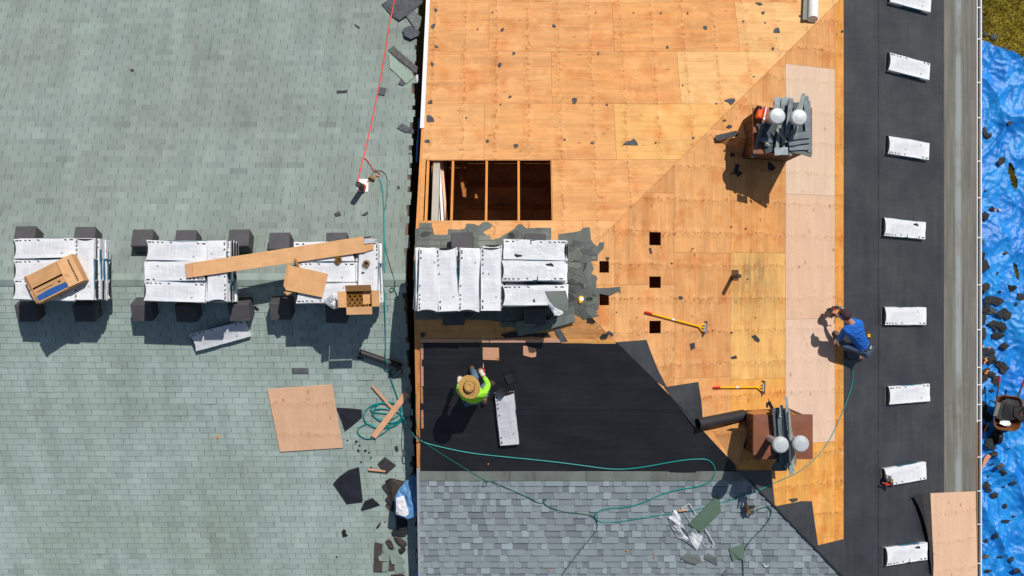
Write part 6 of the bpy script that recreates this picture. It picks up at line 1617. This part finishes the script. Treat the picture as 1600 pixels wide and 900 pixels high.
def person(label, P, J, shirt, trousers, boots, hand_mat):
    """J: joint name -> (px, py, height above the slope)"""
    j = {k: P.hitz(*v) for k, v in J.items()}
    base = P.hitz(*J['base']) if 'base' in J else P.hitz(J['pelvis'][0], J['pelvis'][1], 0)
    t = thing('person', label, 'person', Matrix.Translation(base)); T = lambda p: Vector(p)-base
    up = Vector((0, 0, 1))
    # one continuous body
    b = Sk(); pe = b.add(T(j['pelvis']), .115); w = b.add(T(j['waist']), .10, pe); ch = b.add(T(j['chest']), .125, w)
    nb = b.add(T(j['neck']), .065, ch); hd = b.add(T(j['neck']).lerp(T(j['head']), .5), .052, nb); b.add(T(j['head']), .066, hd)
    for s in 'lr':
        sh = b.add(T(j['sh_'+s]), .062, ch); el = b.add(T(j['el_'+s]), .042, sh); wr = b.add(T(j['ha_'+s]), .029, el)
        d = (j['ha_'+s]-j['el_'+s]).normalized(); hand(b, T(j['ha_'+s]), wr, d, up if abs(d.z) < .9 else Vector((1, 0, 0)))
        hp = b.add(T(j['hip_'+s]), .092, pe); kn = b.add(T(j['kn_'+s]), .060, hp); an = b.add(T(j['an_'+s]), .042, kn); b.add(T(j['to_'+s]), .035, an)
    skin_mesh('body', b.v, b.e, b.r, M_SKIN, t)
    # clothing as its own surfaces
    c = Sk(); pe = c.add(T(j['pelvis'].lerp(j['waist'], -.22)), (.168, .142)); w = c.add(T(j['waist']), (.160, .125), pe); ch = c.add(T(j['chest']), (.180, .135), w)
    nb = c.add(T(j['chest'].lerp(j['neck'], .75)), .085, ch)
    for s in 'lr':
        sh = c.add(T(j['sh_'+s]), .085, ch); m1 = c.add(T(j['sh_'+s].lerp(j['el_'+s], .5)), .066, sh); el = c.add(T(j['el_'+s]), .058, m1); c.add(T(j['el_'+s].lerp(j['ha_'+s], .86)), .040, el)
    skin_mesh('shirt', c.v, c.e, c.r, shirt, t)
    c = Sk(); pe = c.add(T(j['pelvis']), .135)
    for s in 'lr':
        hp = c.add(T(j['hip_'+s]), .108, pe); m1 = c.add(T(j['hip_'+s].lerp(j['kn_'+s], .5)), .090, hp); kn = c.add(T(j['kn_'+s]), .076, m1); c.add(T(j['kn_'+s].lerp(j['an_'+s], .9)), .060, kn)
    skin_mesh('trousers', c.v, c.e, c.r, trousers, t)
    for s in 'lr':
        c = Sk(); a = j['an_'+s]; to = j['to_'+s]; d = (to-a); heel = a-d.normalized()*.06-P.n*.02
        h0 = c.add(T(a+P.n*.05), .055); h1 = c.add(T(a), .054, h0); c.add(T(heel), .044, h1); h2 = c.add(T(a.lerp(to, .55)), .048, h1); c.add(T(to), .042, h2)
        skin_mesh('boot', c.v, c.e, c.r, boots, t, 1)
    return t, j, base
# worker in the straw hat on the felt
J = dict(pelvis=(738,621,.45), waist=(738,620,.62), chest=(738,615,.84), neck=(736,609,.98), head=(733.5,605,1.08),
         sh_l=(724,617,.90), el_l=(717,609,.66), ha_l=(718,597,.50), sh_r=(757,613,.92), el_r=(763,601,.70), ha_r=(755,586,.55),
         hip_l=(730,622,.44), kn_l=(743,587,.50), an_l=(737.5,578,.10), to_l=(737,571,.05), hip_r=(746,621,.44), kn_r=(763,598,.12), an_r=(757,625,.10), to_r=(757,632,.04), base=(742,600,0))
t, j, base = person('person in a neon green shirt and straw hat crouching on the black felt', PS, J, M_NEON, M_JEAN, M_BOOT, M_GLOVE)
inv = t.matrix_world.inverted()
fwd = Vector((-.05, .75, -.55)).normalized(); upv = Vector((0, .45, .9))
head_mesh(j['head'], fwd, upv, M_SKIN, t)
Mh = Matrix.Translation(j['head']+Vector((0, .01, .055))-base) @ Vector((-.05, .10, 1)).to_track_quat('Z', 'Y').to_matrix().to_4x4()
m = MB(); n = 28
prof = [(.198, -.012), (.200, -.006), (.15, .004), (.103, .012), (.098, .05), (.088, .095), (.06, .112), (.03, .104), (.002, .100)]
rings = [[Mh @ Vector((r_*math.cos(6.2832*k/n)*(1.0 if z > .01 else 1.0)*.93, r_*math.sin(6.2832*k/n)*1.03, z+(.018*math.cos(6.2832*k/n*2) if r_ > .12 else 0))) for k in range(n)] for r_, z in prof]
rings = [[p-Mh.to_3x3() @ Vector((0, 0, .006)) for p in rings[2]], rings[0]]+rings[1:]
m.loft(rings); hat = obj('straw_hat', m, M_STRAW, t)
m = MB(); m.loft([[Mh @ Vector((r_*math.cos(6.2832*k/n)*.93, r_*math.sin(6.2832*k/n)*1.03, z)) for k in range(n)] for r_, z in ((.104, .014), (.106, .018), (.103, .034), (.100, .036))]); obj('hat_band', m, M_CHIM, hat)
m = MB(); q = [PS.hitz(764, 596, .35)-base, PS.hitz(767, 603, .33)-base]; m.tube([q[0], q[0].lerp(q[1], .5)+Vector((.03, 0, 0)), q[1]], [.05, .07, .05], 8); obj('tool_pouch', m, M_LEATHER, t)
for s in ('l', 'r'):
    d = (j['ha_'+s]-j['el_'+s]).normalized(); m = MB(); q = j['ha_'+s]-base; m.tube([q-d*.02, q+d*.03, q+d*.085, q+d*.10], [.038, .045, .047, .036], 10); obj('glove_palm', m, M_GLOVE, t)
d = Vector((.1, 1, .1)).normalized(); q = j['ha_r']+Vector((.01, .08, .01)); m = MB(); m.box((0, .0, 0), (.022, .12, .014)); kn = thing('utility_knife', 'utility knife held in the right hand of the worker in the straw hat', 'knife', Matrix.Translation(q) @ Matrix.Rotation(.1, 4, 'Z'))
obj('knife_handle', m, M_REDP, kn); m = MB(); m.shell([(-.008, .06, -.001), (.008, .06, -.001), (.006, .15, -.001)], [(-.008, .06, .001), (.008, .06, .001), (.006, .15, .001)]); obj('blade', m, M_METAL, kn)
# worker in blue on the plywood edge
J = dict(pelvis=(1348,543,.46), waist=(1344,533,.62), chest=(1333,512,.84), neck=(1326,501,.95), head=(1322,492.5,1.04),
         sh_l=(1319.5,515,.86), el_l=(1314,527,.62), ha_l=(1309,532,.46), sh_r=(1342,504,.86), el_r=(1322,499,.64), ha_r=(1308,491,.46),
         hip_l=(1340,545,.47), kn_l=(1318,540,.52), an_l=(1308,523,.09), to_l=(1302,517,.05), hip_r=(1352,546,.45), kn_r=(1326,554,.13), an_r=(1343,559,.09), to_r=(1348,560,.05), base=(1335,530,0))
t, j, base = person('person in a blue shirt and dark cap kneeling at the edge of the pale plywood', PE, J, M_BLUESH, M_JEAN2, M_BOOT, M_GLOVE)
fwd = Vector((-.7, .45, -.55)); upv = Vector((-.35, .3, .9))
hd = head_mesh(j['head'], fwd, upv, M_SKIN, t)
f = fwd.normalized(); u = (upv-f*upv.dot(f)).normalized(); r = f.cross(u)
Mh = Matrix.Identity(4)
for i, a in enumerate((r, f, u)):
    for k in range(3): Mh[k][i] = a[k]
for k in range(3): Mh[k][3] = (j['head']-base)[k]
m = MB(); m.lathe([(.092, -.03), (.097, .02), (.093, .06), (.078, .10), (.045, .125), (.004, .132)], (0, -.006, 0), 20, Mh); cp = obj('cap', m, M_CAPD, t, smooth=True)
m = MB(); m.shell([Mh @ Vector(p) for p in ((-.075, .05, .035), (.075, .05, .035), (.06, .15, .028), (-.06, .15, .028))], [Mh @ Vector(p) for p in ((-.075, .05, .043), (.075, .05, .043), (.06, .15, .036), (-.06, .15, .036))]); obj('cap_peak', m, M_CAPD, cp)
m = MB()
w = j['waist'].lerp(j['pelvis'], .75)-base; sx = (j['hip_r']-j['hip_l']).normalized(); ax = (j['waist']-j['pelvis']).normalized(); sy = ax.cross(sx).normalized(); sx = sy.cross(ax)
for k in range(20): pass
rings = [[w+ax*dz+(sx*.165*math.cos(6.2832*k/20)+sy*.14*math.sin(6.2832*k/20))*sc_ for k in range(20)] for dz, sc_ in ((-.022, 1), (.022, 1), (.022, .93), (-.022, .93), (-.022, 1))]
m.loft(rings, 0, 0, False); obj('belt', m, M_LEATHER, t)
for px, py, hh, lab, mt in ((1354.5, 541, .46, 'tool_pouch', M_LEATHER), (1353, 523, .48, 'nail_pouch', M_LEATHER)):
    q = PE.hitz(px, py, hh)-base; m = MB(); m.rbox((q.x, q.y, q.z), (.13, .15, .22), .03); pp = obj(lab, m, mt, t)
    m = MB(); m.box((q.x+.01, q.y-.01, q.z+.125), (.05, .06, .05)); obj('pouch_content', m, M_GLOVE if lab == 'tool_pouch' else M_YELLOW, pp)
for s in ('l',):
    d = (j['ha_'+s]-j['el_'+s]).normalized(); m = MB(); q = j['ha_'+s]-base; m.tube([q-d*.02, q+d*.03, q+d*.085, q+d*.10], [.038, .045, .047, .036], 10); obj('glove_palm', m, M_GLOVE, t)
# the power tool in his hand, its bag and hose
q = PE.hitz(1301, 489, .32)
t = thing('framing_nailer', 'yellow and black framing nailer held by the worker in blue', 'nail gun', Matrix.Translation(q) @ Matrix.Rotation(math.radians(20), 4, 'Z'))
m = MB(); m.rbox((-.03, .02, 0), (.10, .18, .13), .02); obj('gun_body', m, M_DARK, t)
m = MB(); m.rbox((.045, -.06, .02), (.06, .11, .09), .015); obj('yellow_housing', m, M_YELLOW, t)
m = MB(); m.rbox((.04, .05, .03), (.035, .09, .06), .01); obj('red_trigger_guard', m, M_REDP, t)
m = MB(); m.tube([(-.03, .08, .0), (.06, .10, .0), (.12, .07, .05)], .02, 8); obj('handle', m, M_DARK, t)
m = MB(); m.tube([(-.09, .02, -.05), (-.09, .02, .06)], [.055, .06], 14); obj('coil_magazine', m, M_LEATHER, t)
m = MB(); m.tube([(.02, -.10, 0), (.02, -.16, -.12), (.03, -.24, -.26)], .009, 6); obj('gun_nose', m, M_METAL, t)
q = PE.hitz(1306, 481, .30); t = thing('hand_glove', 'grey work glove tucked at the top of the framing nailer', 'glove', Matrix.Translation(q))
m = MB(); m.rbox((0, 0, 0), (.16, .07, .05), .02); obj('glove_palm', m, M_GREY, t)
for k in range(4): m = MB(); m.tube([(.07, -.025+.017*k, 0), (.12, -.028+.018*k, -.01)], .0095, 6); obj('finger', m, M_GREY, t)
m = MB(); m.tube([(0, .03, 0), (.03, .06, 0)], .010, 6); obj('thumb', m, M_GREY, t)
